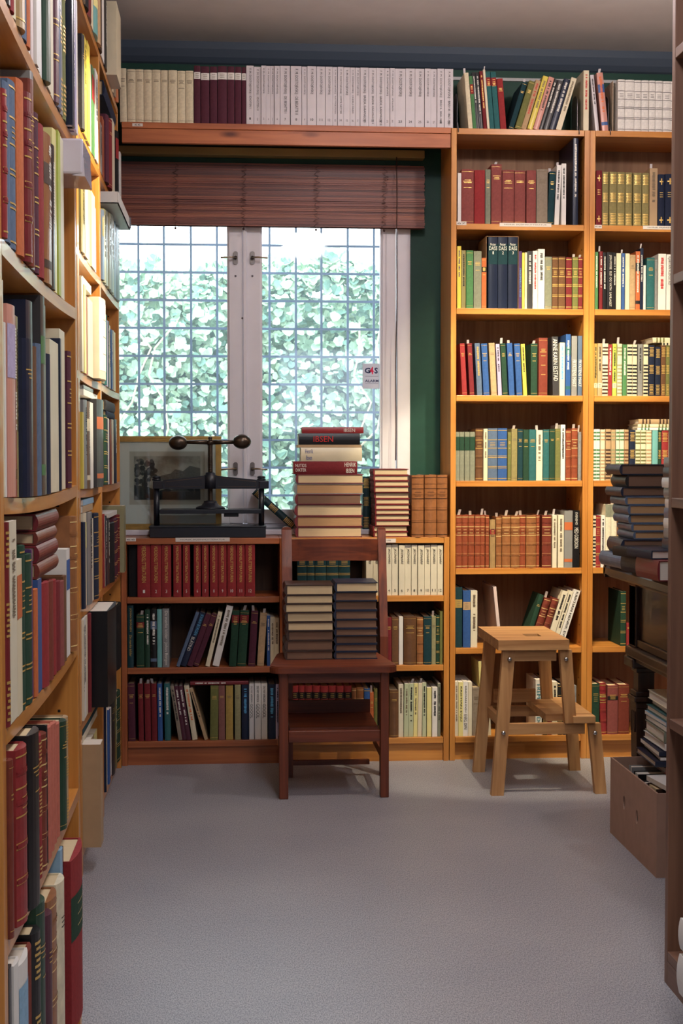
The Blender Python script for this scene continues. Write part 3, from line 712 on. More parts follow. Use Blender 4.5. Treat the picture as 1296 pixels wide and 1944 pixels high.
row('on top of the bookcase behind the dark table', 'window', 'Y', YS, 2.24, O3, 2.906, '\n'.join(f'{a} {c} {y} wh,b,k=C,i:f,d:.13' for a, c, y in ((921,960,150),(961,1011,152),(1012,1049,154),(1051,1091,154),(1092,1126,156),(1127,1166,158),(1168,1211,160),(1212,1258,162))), group='white lined set on top of the bookcase')
tt = {11: [('DEN LANGE MARIN', 'w', .1, .8, .45)]}
row('first shelf behind the stool', 'window', 'Y', YS, ZA[6], (850, 260), 2.906, '''
50 69 200 wh,k=P,n
70 138 180 rr,z:1,n
140 198 185 re,n
201 230 180 gg
233 290 153 rr,m
293 358 184 rr
361 421 187 rr
426 478 186 rr
481 542 180 tg
538 574 190 dt,L:12,m
578 604 155 wh,L:12,k=P,m
613 643 148 wh,k=P
680 708 8 nb,k=J,d:.22,v
'''.replace(',z:1,n', ''), lim=(xA0 + .0215, xA1 - .0215), zmax=ZA[7] - .0235, group='books on the first shelf behind the stool')
row('first shelf behind the dark table', 'window', 'Y', YS, ZA[6], (850, 260), 2.906, '''
806 838 187 dr,x
841 876 193 og,z
879 920 194 og,z
922 965 195 og,z
968 1006 196 og,z
1010 1056 200 og,z
1060 1098 200 og,z
1101 1144 173 ta,m,k=P,i:f
1146 1182 208 nb,x
1185 1237 206 nb,x
1239 1285 208 dt,x
''', lim=(xA1 + .0215, xB1 - .0215), zmax=ZA[7] - .0235, group='books on the first shelf behind the dark table')
tt = {0: [('SELMA LAGER', 'p', .2, .9, .45)], 6: [('DASS', 'w', .13, .185, .86, 'H'), ('Petter', 'w', .085, .12, .6, 'H'), ('1', 'w', .20, .24, .12, 'H')], 7: [('DASS', 'w', .13, .185, .86, 'H'), ('Petter', 'w', .085, .12, .6, 'H'), ('2', 'w', .20, .24, .16, 'H')],
      8: [('DASS', 'w', .13, .185, .86, 'H'), ('Petter', 'w', .085, .12, .6, 'H'), ('3', 'w', .20, .24, .16, 'H')], 9: [('PROSPEROS REISE', 'c', .3, .8, .5)]}
tt.pop(0)
row('second shelf behind the stool', 'window', 'Y', YS, ZA[5], (850, 430), 2.906, '''
48 70 110 ye,k=J,i:p
71 95 133 og,k=J
97 136 134 gr
138 181 137 gg
182 208 175 or,l:bk/.72/.82
217 217.5 58 bk,k=P,n
218 270 60 nb,k=J,n,E:dt
272 324 60 nb,k=J,n,E:dt
327 379 60 nb,k=J,n,E:dt
386 402 137 pu,k=J
404 418 145 ye,k=P,n
419 431 145 cr,k=P,n
432 461 137 cg,k=J,i:w
463 490 135 wh,k=J,i:r
491 528 125 wh,k=P,i:k
530 568 168 gg
571 602 168 br,b
604 641 168 br,b
645 677 172 dr,b
680 711 170 ol,m,b
713 740 172 dr,m,b
'''.replace('217 217.5 58 bk,k=P,n\n', ''), titles={k - 1 if k > 5 else k: v for k, v in tt.items()}, lim=(xA0 + .0215, xA1 - .0215), zmax=ZA[6] - .0235, group='books on the second shelf behind the stool')
row('second shelf behind the dark table', 'window', 'Y', YS, ZA[5], (850, 430), 2.906, '''
804 821 142 gr,k=J
829 847 137 dr,k=J,m
848 867 145 bk,k=J
869 904 143 bk,k=J
905 920 145 bk,k=J
921 947 148 cr,k=P,n
949 968 148 bl,k=P,m
970 994 150 cr,k=P,n
995 1026 157 ta
1028 1052 137 or,k=J,B:bk
1053 1070 120 nb,k=J,m
1071 1085 215 wh,k=P,n
1087 1130 174 te
1132 1148 183 gy
1150 1193 152 wh,k=P,i:r
1196 1225 155 wh,k=J
1227 1262 157 cr,k=J,i:k
''', titles={3: [('JON FOSSE  ELD OG VATN  SAMLAGET', 'w', .05, .95, .45)], 15: [('KJARTAN FLØGSTAD', 'k', .04, .55, .6)]}, lim=(xA1 + .0215, xB1 - .0215), zmax=ZA[6] - .0235, group='books on the second shelf behind the dark table')
row('third shelf behind the stool', 'window', 'Y', YS, ZA[4], (850, 590), 2.906, '''
78 105 180 re,L:-15
119 145 180 dr,L:-14,m
160 189 178 sb,L:-18,v
196 229 180 bl,L:-10
238 270 177 ta,L:-8
276 297 184 lv,L:-6,k=P
301 329 180 dg,L:-6,m
336 366 178 bl,L:-7,m
378 410 180 bl,L:-17
415 436 183 ye,L:-27,k=P
455 491 182 dg,m
498 547 150 rb,l:rb/.2/.85
577 612 143 cg,L:-8,k=J,n
613 642 177 iv,k=J,i:c
647 674 130 bl,k=J,B:te
678 708 140 gy,k=J,i:w
713 738 140 sb,k=J,i:w
''', titles={12: [('ANNE KARIN ELSTAD', 'w', .04, .75, .7)], 15: [('FRYKTENS MAKT', 'w', .4, .85, .7)], 16: [('FRYKTENS MAKT', 'w', .4, .85, .7)]}, lim=(xA0 + .0215, xA1 - .0215), zmax=ZA[5] - .0235, group='books on the third shelf behind the stool')
row('third shelf behind the dark table', 'window', 'Y', YS, ZA[4], (850, 590), 2.906, '''
798 820 182 go,k=J,l:cr/.15/.24
822 846 180 ta,k=J,l:cr/.15/.24
848 880 181 cr,s:db,k=J,m
881 902 186 re,k=P
905 928 182 lm,k=J,l:cr/.15/.24
931 957 183 cr,s:kh,k=J,m
959 982 187 gr,k=J
984 1012 187 cr,s:bk,k=J
1015 1040 187 cr,s:bk,k=J,m
1044 1071 185 gy,k=J
1074 1100 187 cr,s:bk,k=J
1104 1136 190 nb,z
1139 1168 200 nb,z
1171 1197 192 br,z
1199 1220 192 ol,z
1222 1248 190 cr,s:gr,k=J
''', lim=(xA1 + .0215, xB1 - .0215), zmax=ZA[5] - .0235, group='books on the third shelf behind the dark table')
row('fourth shelf behind the stool', 'window', 'Y', YS, ZA[3], (850, 760), 2.906, '''
42 65 175 gg,E:dg,n
66 90 175 gg,E:dg,n
92 120 175 gg,E:dg,n
122 150 175 gg,E:dg,n
152 193 157 br,b,k=L
196 219 158 cr,k=P,i:f
221 273 155 sb,b
275 326 155 bl,b
329 348 175 ol
350 383 158 og,m
384 412 160 dt
414 445 162 dg
447 486 162 te,i:g
488 523 165 iv,k=P,i:f,m
524 557 162 te,i:g
559 590 160 dg
592 620 157 ol,m
622 647 135 wh,k=P
649 678 165 ru,b,k=L
680 714 155 ru,b,k=L,m
717 735 175 gy,m
''', lim=(xA0 + .0215, xA1 - .0215), zmax=ZA[4] - .0235, group='books on the fourth shelf behind the stool')
row('fourth shelf behind the dark table', 'window', 'Y', YS, ZA[3], (850, 760), 2.906, '''
795 816 160 wh,s:gr,k=J
817 838 160 wh,s:gr,k=J
841 866 162 cr,s:ta,k=J
869 898 160 ta,s:db,k=J
900 923 162 ta,s:kh,k=J
925 945 162 iv,s:gr,k=J
947 970 162 iv,s:gr,k=J
972 996 162 ta,s:br,k=J
999 1032 165 nb,z
1034 1061 165 cr,s:ol,k=J
1063 1091 166 cr,s:ol,k=J
1093 1123 167 cr,s:ta,k=J
1126 1157 167 lt,k=J,n
1159 1177 167 dg,z
1179 1216 168 re,z
1218 1248 172 iv,s:ol,k=J
''', lim=(xA1 + .0215, xB1 - .0215), zmax=ZA[4] - .0235, group='books on the fourth shelf behind the dark table')
row('fifth shelf behind the stool', 'window', 'Y', YS - .004, ZA[2], (850, 920), 2.906, '''
38 78 168 ru,b,k=L,m
79 112 168 ru,b,k=L
113 147 168 ru,b,k=L,m
149 179 168 ru,b,k=L
180 206 168 ru,b,k=L,m
208 229 170 ru,b,k=L,m
232 263 195 mo,l:re/.7/.8,k=L
267 298 178 tb,b,k=L,m
300 347 172 tb,b,k=L,m
349 397 172 tb,b,k=L,m
398 431 170 ru,b,k=L,m
433 488 170 tb,b,k=L
490 508 168 ru,b,k=L,m
521 573 170 rb,b,k=L,m
578 603 170 iv,k=P,i:f,m
611 643 170 iv,k=P,i:f
644 690 145 gy,k=J,B:or,n
693 730 145 bk,k=J,n
''', titles={17: [('EVENSMO', 'w', .03, .25, .35), ('MED GORDION', 'w', .3, .66, .6)]}, lim=(xA0 + .0215, xA1 - .0215), zmax=ZA[3] - .0235, group='books on the fifth shelf behind the stool')
row('fifth shelf behind the dark table', 'window', 'Y', YS, ZA[2], (850, 920), 2.906, '''
790 815 172 cr,s:bk,k=J
817 844 173 re,b
846 869 171 wh,k=P
871 902 110 iv,e:gg,n
903 934 110 iv,e:gg,n,m
936 963 175 tb,b,k=L
966 997 127 re
1000 1030 150 cr,k=P
''', lim=(xA1 + .0215, xB1 - .0215), zmax=ZA[3] - .0235, group='books on the fifth shelf behind the dark table')
row('sixth shelf behind the stool', 'window', 'Y', YS, ZA[1], (850, 1080), 2.906, '''
36 82 103 dt,l:go/.66/.8,n
86 127 120 bl,l:ta/.66/.8,n
129 166 122 iv,k=P,i:f
284 302 97 pl,L:-34,k=J,n,d:.235,p:-.004
418 445 140 dg,L:92,d:.12
452 492 157 rb,L:100,b,k=L,m
496 533 157 rb,L:100,b,k=L
538 572 118 iv,L:108,k=P
574 602 118 iv,L:110,k=P
604 640 113 wh,L:112,k=P,n
''', titles={9: [('KRISTIAN HENRIK EVJU', 'k', .03, .9, .5)]}, lim=(xA0 + .0215, xA1 - .0215), zmax=ZA[2] - .0235, group='books on the sixth shelf behind the stool')
row('sixth shelf behind the dark table', 'window', 'Y', YS, ZA[1], (850, 1080), 2.906, '''
958 988 125 dg,b,d:.17
992 1012 300 re,d:.15
''', lim=(xA1 + .0215, xB1 - .0215), zmax=ZA[2] - .0235, group='books on the sixth shelf behind the dark table')
row('bottom shelf behind the stool', 'window', 'Y', YS, ZA[0], (850, 1240), 2.906, '''
22 50 160 iv,k=P,i:f
52 85 160 ly,k=P
87 115 157 wh,k=P
116 138 160 iv,k=P,n
141 180 190 tg
196 212 45 ly,L:-24,k=P,n
213 226 45 iv,L:-24,k=P,n
227 246 45 iv,L:-26,k=P,n
490 525 147 wh,k=P,i:t
531 556 150 bk,b
558 580 152 dr
583 612 160 cr,k=P
615 640 172 bk,b
642 690 172 nb,b
692 716 180 gy,m
''', titles={1: [('KRISTIAN EVJU', 'k', .08, .72, .5)], 2: [('KRISTIAN EVJU', 'k', .08, .56, .45), ('EVIG DIN', 'k', .6, .87, .6)], 8: [('FREMMEDE DØR', 't', .08, .92, .6)]}, lim=(xA0 + .0215, xA1 - .0215), zmax=ZA[1] - .0235, group='books on the bottom shelf behind the stool')
row('bottom shelf behind the dark table', 'window', 'Y', YS - .004, ZA[0], (850, 1240), 2.906, '''
781 845 170 dg,l:dg/.62/.78
848 888 165 re,l:go/.66/.76,b,k=L,L:-8
889 947 178 rr,l:bk/.7/.78
950 1010 175 rb
''', lim=(xA1 + .0215, xB1 - .0215), zmax=ZA[1] - .0235, group='books on the bottom shelf behind the dark table')
# low bookcase under the press
TV = {i: [('VERDENSLITTERATUREN', 'g', .02, .72, .32), ('xxxx', 'n', 0, 0, 0)][:1] + [(str(i), 'w', .86, .92, .16 if i < 10 else .3, 'H')] for i in range(1, 13)}
INKS['n'] = INK
row('top shelf under the press', 'corner', 'Y', YS - .004, ZL[2], (220, 1000), 3.812, '''
86 150 128 bk,n,p:.02
151 246 115 re,n
248 325 118 re,n
327 396 120 re,n
412 471 120 re,n
481 533 120 re,n
560 612 122 re,n
619 669 122 re,n
677 735 122 re,n
738 799 122 re,n
803 869 122 re,n
872 931 122 re,n
934 1005 122 re,n
''', titles=TV, lim=(xL0 + .0215, xLm - .0215), zmax=ZL[3] - .0235, group='red volumes on the top shelf under the press', d=.17)
row('middle shelf under the press', 'corner', 'Y', YS, ZL[1], (220, 1130), 3.812, '''
76 122 75 dt,k=J,i:g,n
142 200 142 dg,l:dr/.76/.86,m
204 241 105 dg,k=J,i:w
244 290 105 bk,k=J,i:w,B:sb
293 327 103 lt,k=J,n
331 381 98 gy,k=J,n
425 452 120 sb,L:150,k=J,n
454 500 120 nb,L:148,k=J,n
502 546 130 ma,L:132
548 590 130 ma,L:130
626 672 115 cr,L:98,k=J,i:f
690 740 72 wh,L:94,k=J,i:f
804 866 110 dg,l:dr/.78/.92,L:26
871 936 110 dg,l:dr/.78/.92,L:24,m
951 1002 112 ma,L:18,m
1016 1066 128 ta,L:6,m
1068 1093 148 bl,k=P
1098 1138 160 cr,k=P,i:f
1142 1182 165 cr,k=P,i:f
''', titles={0: [('JOHAN BORGEN', 'g', .04, .42, .4), ('De mørke kilder', 'g', .47, .82, .45, 'I')], 5: [('De mørke kilder · Johan Borgen', 'w', .04, .96, .55)], 7: [('JOHAN BORGEN', 'c', .03, .42, .7), ('BLÅTIND', 'w', .46, .72, .7)]}, lim=(xL0 + .0215, xLm - .0215), zmax=ZL[2] - .0235, group='books on the middle shelf under the press')
row('bottom shelf under the press', 'corner', 'Y', YS, ZL[0], (220, 1130), 3.812, '''
80 132 640 ma,L:-5
155 193 640 dr,L:-30,m
201 246 640 dr,L:-36,m
251 291 640 dr,L:-37,m
296 331 640 bl,L:-42,k=J,i:w
345 389 640 te,L:-47,k=J
400 437 655 tg,L:-62,k=J,i:k
450 490 655 ma,L:-64,k=J,i:w
497 538 655 ma,L:-66,k=J
546 584 652 cr,L:-85,k=J,i:o
616 650 668 ta,L:-112,k=P
672 731 655 ol,L:6
736 784 655 ro
790 843 655 go
855 899 650 kh
906 957 650 nb,k=J,i:c
960 996 642 wh,k=P,n
1000 1046 640 wh,k=P,n
1048 1092 642 wh,k=P,n
1098 1151 645 nb,k=J,i:c
1154 1180 645 lv,k=J
''', titles={**{i: [('DU NY VERDEN', 'k', .04, .33, .35), ('GOGOL', 'k', .36, .62, .55)] for i in (16, 17, 18)}}, lim=(xL0 + .0215, xLm - .0215), zmax=ZL[1] - .0235, group='books on the bottom shelf under the press')
# low bookcase behind the chair
TK = {i: [('Jk. Kowarii', 'k', .07, .38, .5, 'I'), (str(i - 2), 'k', .86, .93, .28 if i < 12 else .5, 'H')] for i in range(4, 15)}
TK = {}
for i in range(12):
    TK[5 + i] = [('JKONARII', 'k', .07, .38, .5, 'I'), (str(i + 1), 'k', .88, .93, .3 if i < 9 else .55, 'H')]
row('top shelf behind the chair', 'near', 'Y', YS - .004, ZL[2], (510, 1000), 3.703, '''
200 268 150 dt,b
270 323 150 dt,b
325 403 150 dt,b
405 490 150 dt,b
492 572 150 dt,b
685 734 128 iv,k=P,n
736 778 128 iv,k=P,n
780 826 128 iv,k=P,n
828 866 128 iv,k=P,n
868 910 126 iv,k=P,n
915 957 130 iv,k=P,n
959 1002 128 iv,k=P,n
1004 1045 128 iv,k=P,n
1050 1095 131 iv,k=P,n
1097 1138 130 iv,k=P,n
1140 1185 128 iv,k=P,n
1187 1226 130 iv,k=P,n
''', titles=TK, lim=(xLm + .0215, xL1 - .0215), zmax=ZL[3] - .0235, group='volumes on the top shelf behind the chair')
row('middle shelf behind the chair', 'chair', 'Y', YS - .004, ZL[1], (510, 1000), 3.703, '''
830 866 640 dr
869 915 640 br
918 947 635 wh,k=P,n
950 1040 632 br,k=L
1043 1088 640 tb,b,k=L
1091 1146 632 dt
1148 1178 630 kh,m
1179 1203 625 dg,b
1205 1225 595 ol,n
''', lim=(xLm + .0215, xL1 - .0215), zmax=ZL[2] - .0235, group='books on the middle shelf behind the chair')
row('bottom shelf behind the chair', 'chair', 'Y', YS, ZL[0], (510, 1230), 3.703, '''
154 206 268 re,l:bk/.76/.88,n,k=L
208 251 268 re,l:bk/.76/.88,n,k=L
253 305 268 re,l:bk/.76/.88,n,k=L
307 360 268 re,l:bk/.76/.88,n,k=L
362 418 268 re,l:bk/.76/.88,n,k=L
420 473 268 re,l:bk/.76/.88,n,k=L
475 528 268 re,l:bk/.76/.88,n,k=L
530 582 268 re,l:bk/.76/.88,n,k=L
584 616 285 tb,b,k=L
618 669 282 tb,b,k=L
671 712 288 bl,b
713 740 315 or,m
742 766 290 ol
850 916 297 br,k=L
912 950 258 iv,k=P,i:f
952 984 252 pg,k=P,i:f,L:4
985 1018 252 pg,k=P,i:k,L:4,m
1019 1048 250 ly,k=P,i:f,L:4
1050 1079 250 cr,k=P,n,L:4,m
1080 1112 245 pg,k=P,i:k
1116 1148 280 ly,k=P,n
1152 1190 278 wh,k=P,i:k
1192 1212 250 gg,k=P,i:k
''', lim=(xLm + .0215, xL1 - .0215), zmax=ZL[1] - .0235, group='books on the bottom shelf behind the chair')
# sill: green and gilt volumes
row('standing behind the tall stack', 'press', 'Y', 5.19, .8208, (510, 790), 3.703, '''
187 225 425 dt,z,k=L
660 710 425 dt,z,k=L
713 760 425 dt,z,k=L
''', group='green gilt volumes behind the tall stack', d=.06)
row('standing at the wall end of the low bookcase', 'window', 'Y', Y0 + .006, .8, (510, 790), 3.703, '''
1005 1090 416 tb,b,K,k=L
1096 1180 414 tb,b,K,k=L
1183 1256 414 tb,b,K,k=L
''', group='three tan leather volumes', d=.17)

# ---- the side wall: nearest bookcase
sg1 = lambda u: -.008 * 4 * max(0, min(1, (u - yu1a) / (yu1b - yu1a))) * (1 - max(0, min(1, (u - yu1a) / (yu1b - yu1a))))
s1 = 3.888
def near(n, z, org, spec, sc=s1, **k):
    if n == 'top': spec = '\n'.join(' '.join([str(50 + (float(l.split()[0]) - 50) * .905), str(50 + (float(l.split()[1]) - 50) * .905)] + l.split()[2:]) for l in spec.strip().split('\n'))
    k.update(lim=(yu1a + .031, yu1b - .031), zmax=Z1[Z1.index(z) + 1] - .0325)
    return row(f'{n} shelf of the nearest bookcase', 'near', 'X', X1, z, org, sc, spec, d=.19, sagf=sg1, group=f'books on the {n} shelf of the nearest bookcase', **k)
near('top', Z1[5], (0, 0), '''
50 78 .27 dr,b,k=L
80 104 .29 bk,k=L
105 127 .25 re
130 157 .27 cr
160 204 .28 mo,b,k=L
206 235 .28 sb
237 258 .25 or
260 284 .27 wh,k=P,n
286 304 .28 pl,k=P,n
306 322 .28 wh,k=P,n
324 342 .28 wh,k=P,n
344 364 .29 wh,k=P,n
366 395 .27 dg,k=L
397 424 .28 cr,k=P,n
426 452 .29 cr,k=P,n
455 475 .28 ma,b,k=L
477 503 .28 sb,k=J
506 526 .27 gy,z,k=J
528 550 .26 ol,z
556 572 .24 nb,k=J,p:-.008
574 588 .23 lv,k=J,n,p:-.010
590 603 .24 wh,k=P,n,p:-.012
''')
near('second', Z1[4], (0, 0), '''
22 46 700 re,k=L,b
49 91 665 sb,n
93 135 655 sb,b
138 180 650 or,n
184 212 735 dr,b,k=L
214 236 640 rb,k=L
238 260 545 gy,k=J,n
263 286 880 ma,b
289 331 965 re,n
334 380 1040 tb,k=J,B:db
385 410 1110 bk,k=J,i:w
413 438 1000 ly,k=J,n
441 458 1010 lm,k=P,n
462 490 1055 cr,k=P,n
''')
near('third', Z1[3], (0, 480), '''
16 32 205 cr,k=P,n
34 48 520 wh,k=P,n
50 104 400 pk,k=J,n,E:lv
107 130 470 re,k=J,B:br
132 152 480 og,k=J
156 196 645 nb,k=L
198 240 370 nb,k=J,n,d:.22
244 268 700 br,n
270 300 680 sb,n
304 330 315 cg,k=J,n,B:gr
334 342 400 gg,k=P,n
344 372 755 nb,n
375 438 660 cr,k=P,n
442 450 640 nb,k=P,n
454 492 580 cr,k=P,n
498 518 735 ma,b
''')
near('fourth', Z1[2], (0, 940), '''
16 52 180 dr,z,k=L
56 108 180 iv,k=P,i:f
111 148 480 cr,k=P,E:or,n
150 178 375 dg,b
181 190 380 dg,n
193 228 440 dg,b
232 243 405 pu,k=J,n
246 268 700 or,n
272 300 625 bl,k=P,n
304 345 650 re,n
348 378 640 rb,n
381 405 632 re,n
407 430 640 dr,n
433 455 640 rr,n
460 478 600 br,n
482 506 400 wh,k=P,E:bl,n
512 536 160 tb,b,k=L
''')
near('fifth', Z1[1], (0, 1400), '''
6 42 190 rb,k=L
46 60 220 go,k=P,n
66 118 85 re,b,k=L,p:-.006
124 178 -20 bk,k=L,p:-.008,d:.22
182 202 200 nb,k=J,B:or
205 228 -10 dr,b
231 252 10 re,z
256 282 -5 rb,b,k=L
285 292 -60 bk,n
296 318 -50 sa,n
321 342 -70 sa,n
345 364 -80 sa,n
367 384 -75 sa,n
388 410 -95 dg,k=L
414 430 -120 ta,z,k=L
''', sc=3.572)
near('bottom', Z1[0], (0, 1400), '''
12 42 1640 cg,k=J,n
46 78 1590 wh,k=J,n
84 142 1560 wh,k=J,E:lb,n
147 186 1500 rb,n
190 222 1370 bk,z,k=L
226 262 1160 dg,k=L
266 292 1250 ma,k=L
298 345 1125 tb,b,k=L
350 386 1015 cr,k=L,i:k
390 404 800 lb,k=J,n
408 416 790 bk,k=J,n
420 490 810 re,l:dg/.52/.78,n,p:-.012,d:.24
''', sc=3.572)
# hidden bookcase: only two books stick out past the nearest one
row('sticking out past the nearest bookcase', 'near', 'X', -.33, ZU[1], (0, 0), 1, '138.2 144.5 1238 bl,k=P,n', d=.2, zmax=.66)
row('lowest, sticking out past the nearest bookcase', 'near', 'X', -.33, ZU[0], (0, 0), 1, '138.2 143.5 1432 bk,n', d=.2, zmax=.37)
sgf = lambda a, c: (lambda u: -.004 * 4 * max(0, min(1, (u - a) / (c - a))) * (1 - max(0, min(1, (u - a) / (c - a)))))
def lit(n, z, spec, **k):
    k.update(lim=(yu2a + .0215, yu2b - .0215)) if n != 'top' else 0
    if z != ZU[7]: k['zmax'] = ZU[ZU.index(z) + 1] - .0275
    return row(f'{n} of the lamplit bookcase', 'near', 'X', XU + .003, z, (0, 0), 1, spec, d=.19, sagf=sgf(yu2a, yu2b), group=f'books, {n} of the lamplit bookcase', **k)
def corner(n, z, spec, **k):
    spec = '\n'.join(' '.join([str(192.5 + (float(l.split()[0]) - 192.5) * .90), str(192.5 + (float(l.split()[1]) - 192.5) * .90)] + l.split()[2:]) for l in spec.strip().split('\n'))
    k.update(lim=(yu2b + .0215, yu3b - .0215))
    if z != ZU[7]: k['zmax'] = ZU[ZU.index(z) + 1] - .0275 - (.042 if n == 'second shelf' else 0)
    return row(f'{n} of the corner bookcase', 'near', 'X', XU + .003, z, (0, 0), 1, spec, d=.19, sagf=sgf(yu2b, yu3b), group=f'books, {n} of the corner bookcase', **k)
lit('top', ZU[7], '''
163 166.5 .27 gy,k=J
167 171.5 .27 bk
172 178.5 .26 dr,k=J
179 182.5 .25 cr,k=P,n
183 189 .25 lt,k=J,l:ly/.3/.9
189.5 193 .26 ta
193.5 197 .26 db
197.5 203 .27 wh,k=P,n
''', )
lit('first shelf', ZU[6], '''
158.5 162 84 cg
162.5 168 88 ye,k=P,i:k
168.5 173.5 99 ye,k=P,n
174 179 131 cr,k=P,n
179.5 184 143 gr,k=P,E:re,n
184.5 189 150 wh,k=P,i:k
''')
lit('second shelf', ZU[5], '''
157.5 162.5 325 og,k=J
163 168.5 332 cr,k=P,n
169 176 340 ly,k=P,n
176.5 183 375 cr,k=P,n
183.5 186.5 400 lv,k=P,n
''')
lit('third shelf', ZU[4], '''
156 159.5 530 iv,k=P,n
160 163.5 545 ly,k=P,n
164 166.5 565 re,k=P,n
167 176 572 iv,k=P,n
177 188 572 iv,k=J,n,p:-.02,l:wh/.1/.95
''')
lit('fourth shelf', ZU[3], '''
155.5 158 783 ye,k=P,n
158.5 164 760 gy,k=J
164.5 169.5 763 br,k=J,B:cr
170 176 765 wh,k=P,n
177 187.5 760 cg,k=J,B:or,n,p:-.01
''')
lit('fifth shelf', ZU[2], '''
155 158 992 nb,n
158.5 164 975 cr,k=P,E:ly,n
164.5 171 973 gy,k=J
171.5 175 985 iv,k=P,n
175.5 181 975 nb,b
''')
lit('sixth shelf', ZU[1], '''
153.5 156.5 1172 iv,k=P,i:f
157 160.5 1166 wh,k=P,i:k
161 164.5 1166 iv,k=P,n
165 168.5 1158 dr,n
170.5 188.5 1150 bk,n,k=J,p:-.045
''')
lit('lowest shelf', ZU[0], '''
147 160.5 1424 ta,k=P,n,p:-.045
161 165.5 1411 cr,k=P,n,p:-.01
166 171 1415 cr,k=P,n,p:-.01
171.5 176 1405 ta,k=P,n
176.5 181.5 1395 ly,k=P,n
''')
corner('top', ZU[7], '''
205 209 .22 bk,k=J
210 219.5 .225 cr,k=P,n,p:-.03
220 223.5 .20 cr,L:-1.6,k=P,n
224 228 .19 tg,L:-1.4,k=P,n
228.5 232.3 .18 or,L:-1,k=J,i:w
''')
corner('first shelf', ZU[6], '''
195 199.5 245 gy,k=P
200 204 236 ru,k=P,n
204.5 208.5 232 ma,n
209 214.5 240 dr
215 220 242 cr,k=P,n
220.5 225 242 iv,k=P,n
225.5 229 262 bk,E:re,n
230 232.5 300 wh,k=P,n,p:-.01
''')
corner('second shelf', ZU[5], '''
195 199 405 sb,k=J,E:kh
199.5 203 405 kh,k=J
203.5 208 408 gg,k=J
208.5 212 412 kh,k=J
212.5 217 415 gg,k=J
217.5 221 418 kh,k=J
221.5 225 420 sb,k=J
225.5 230.5 420 cg,k=J
''')
corner('third shelf', ZU[4], '''
195.5 199 575 gg,k=J,n
199.5 203.5 600 te,n
204 206.5 610 lv,k=P,n
207 209.5 612 nb,k=P
210 213 620 cr,k=P
213.5 216 628 bl,k=P
216.5 218.5 630 ta,k=P,n
219 220.8 630 wh,k=P,n
221 223.5 633 ly,k=P,n
''')
corner('fourth shelf', ZU[3], '''
195.5 199.5 788 dg,b
200 202.5 790 nb,b
203 206 795 go,k=P,n
206.5 208.5 795 wh,k=P,n
209 211 797 pu,k=P,n
211.5 214 797 ru,k=P,n
214.5 217 797 cr,k=P,n
217.5 221.5 797 nb,k=J
''')
corner('fifth shelf', ZU[2], '''
190.5 193 978 re,k=P,n
193.5 199 982 iv,k=P,n
199.5 203 980 nb,k=J
203.5 207 984 cg,k=J
207.5 215 993 bk,n
215.5 219 986 ma,b
219.5 223 984 ma,b
223.5 227.5 978 dr,b
228 232 960 kh,k=P,n,p:-.015
''')
corner('sixth shelf', ZU[1], '''
191.5 194.5 1155 dt,k=J
195 197 1158 or,k=P,n
197.5 200.5 1170 cr,k=P,n
201 207 1190 dr,n
207.5 211.5 1160 gy,n
212 222 1150 bk,n,p:-.012
''')
corner('lowest shelf', ZU[0], '''
190.5 194 1356 nb,n
194.5 198 1346 wh,k=P,n
198.5 202.5 1350 cr,k=P,n
203 205.5 1352 bl,k=P,n
206 209 1351 wh,k=P,n,l:re/.0/.05
209.5 215.5 1318 bk,k=L
216 219.5 1318 ol,k=J
220 227.5 1320 dg,b
''')
# ---------------------------------------------------------------- stacks of books
def stack(zs, spec, code_default='dr'): pass
def lying(px0, px1, py0, py1, Y, code, kind, label, spine='-y', fl=None, pm=None, group=None, d=.17, z=None, ang=0):
    """book lying flat whose visible front face spans the given pixels on plane Y"""
    a = onY(px0, py1, Y); c = onY(px1, py0, Y); t = c.z - a.z - .0004; z = a.z if z is None else z
    w_ = c.x - a.x
    if spine == '-y': return flat(Vector((a.x, Y, z)), (w_, t, d), code, kind, label, ang, '-y', fl, pm, group)
    # head or tail edge towards the viewer, spine at the left (facing -x): length runs along y
    return flat(Vector((a.x, Y, z)), (d, t, w_), code, kind, label, ang, '-x', fl, pm, group)
GT = 'tall stack of thick books on the window ledge'
bnd = [(896, 914, 564, 690, 'dr', PG), (914.3, 934.3, 562, 690, 'gy', PGT), (934.6, 954.6, 563, 686, 'dr', PGB), (955, 977.5, 563, 688, 'dr', PG), (978, 998.6, 563, 688, 'dr', PGT), (999, 1019.5, 564, 687, 'dr', PG)]
YSX = 5.02
lab = ['upper one of the big maroon volumes, right under the red spine-out book', 'thick volume with pale grey boards, second of the big page-edge ones', 'thick maroon volume with brown page edges, middle of the tall window stack',
       'thick maroon volume, third from the bottom of the tall window stack', 'thick maroon volume, last but one in the tall window stack', 'thick maroon volume at the very bottom of the tall window stack']
lab[0] = lab[0].replace('right under', 'directly under')
z = .8005
zb = []
for (y0, y1, p0, p1, cd, pm), lb in reversed(list(zip(bnd, lab))):
    a = onY(p0, y1, YSX); c = onY(p1, y0, YSX); t = (c.z - a.z)
    flat(Vector((a.x, YSX + random.uniform(-.004, .004), z)), (.15, t - .0005, c.x - a.x), cd, 'L', lb, 0, '-x', {'n': 1}, pm, GT); z += t
def up(p0, p1, y0, y1, cd, kd, lb, fl, d=.15, ang=0):
    global z
    a = onY(p0, y1, YSX); c = onY(p1, y0, YSX); t = c.z - a.z
    o = flat(Vector((a.x, YSX + .004, z)), (c.x - a.x, t - .0005, d), cd, kd, lb, ang, '-y', fl, PG, GT); z += t; return o
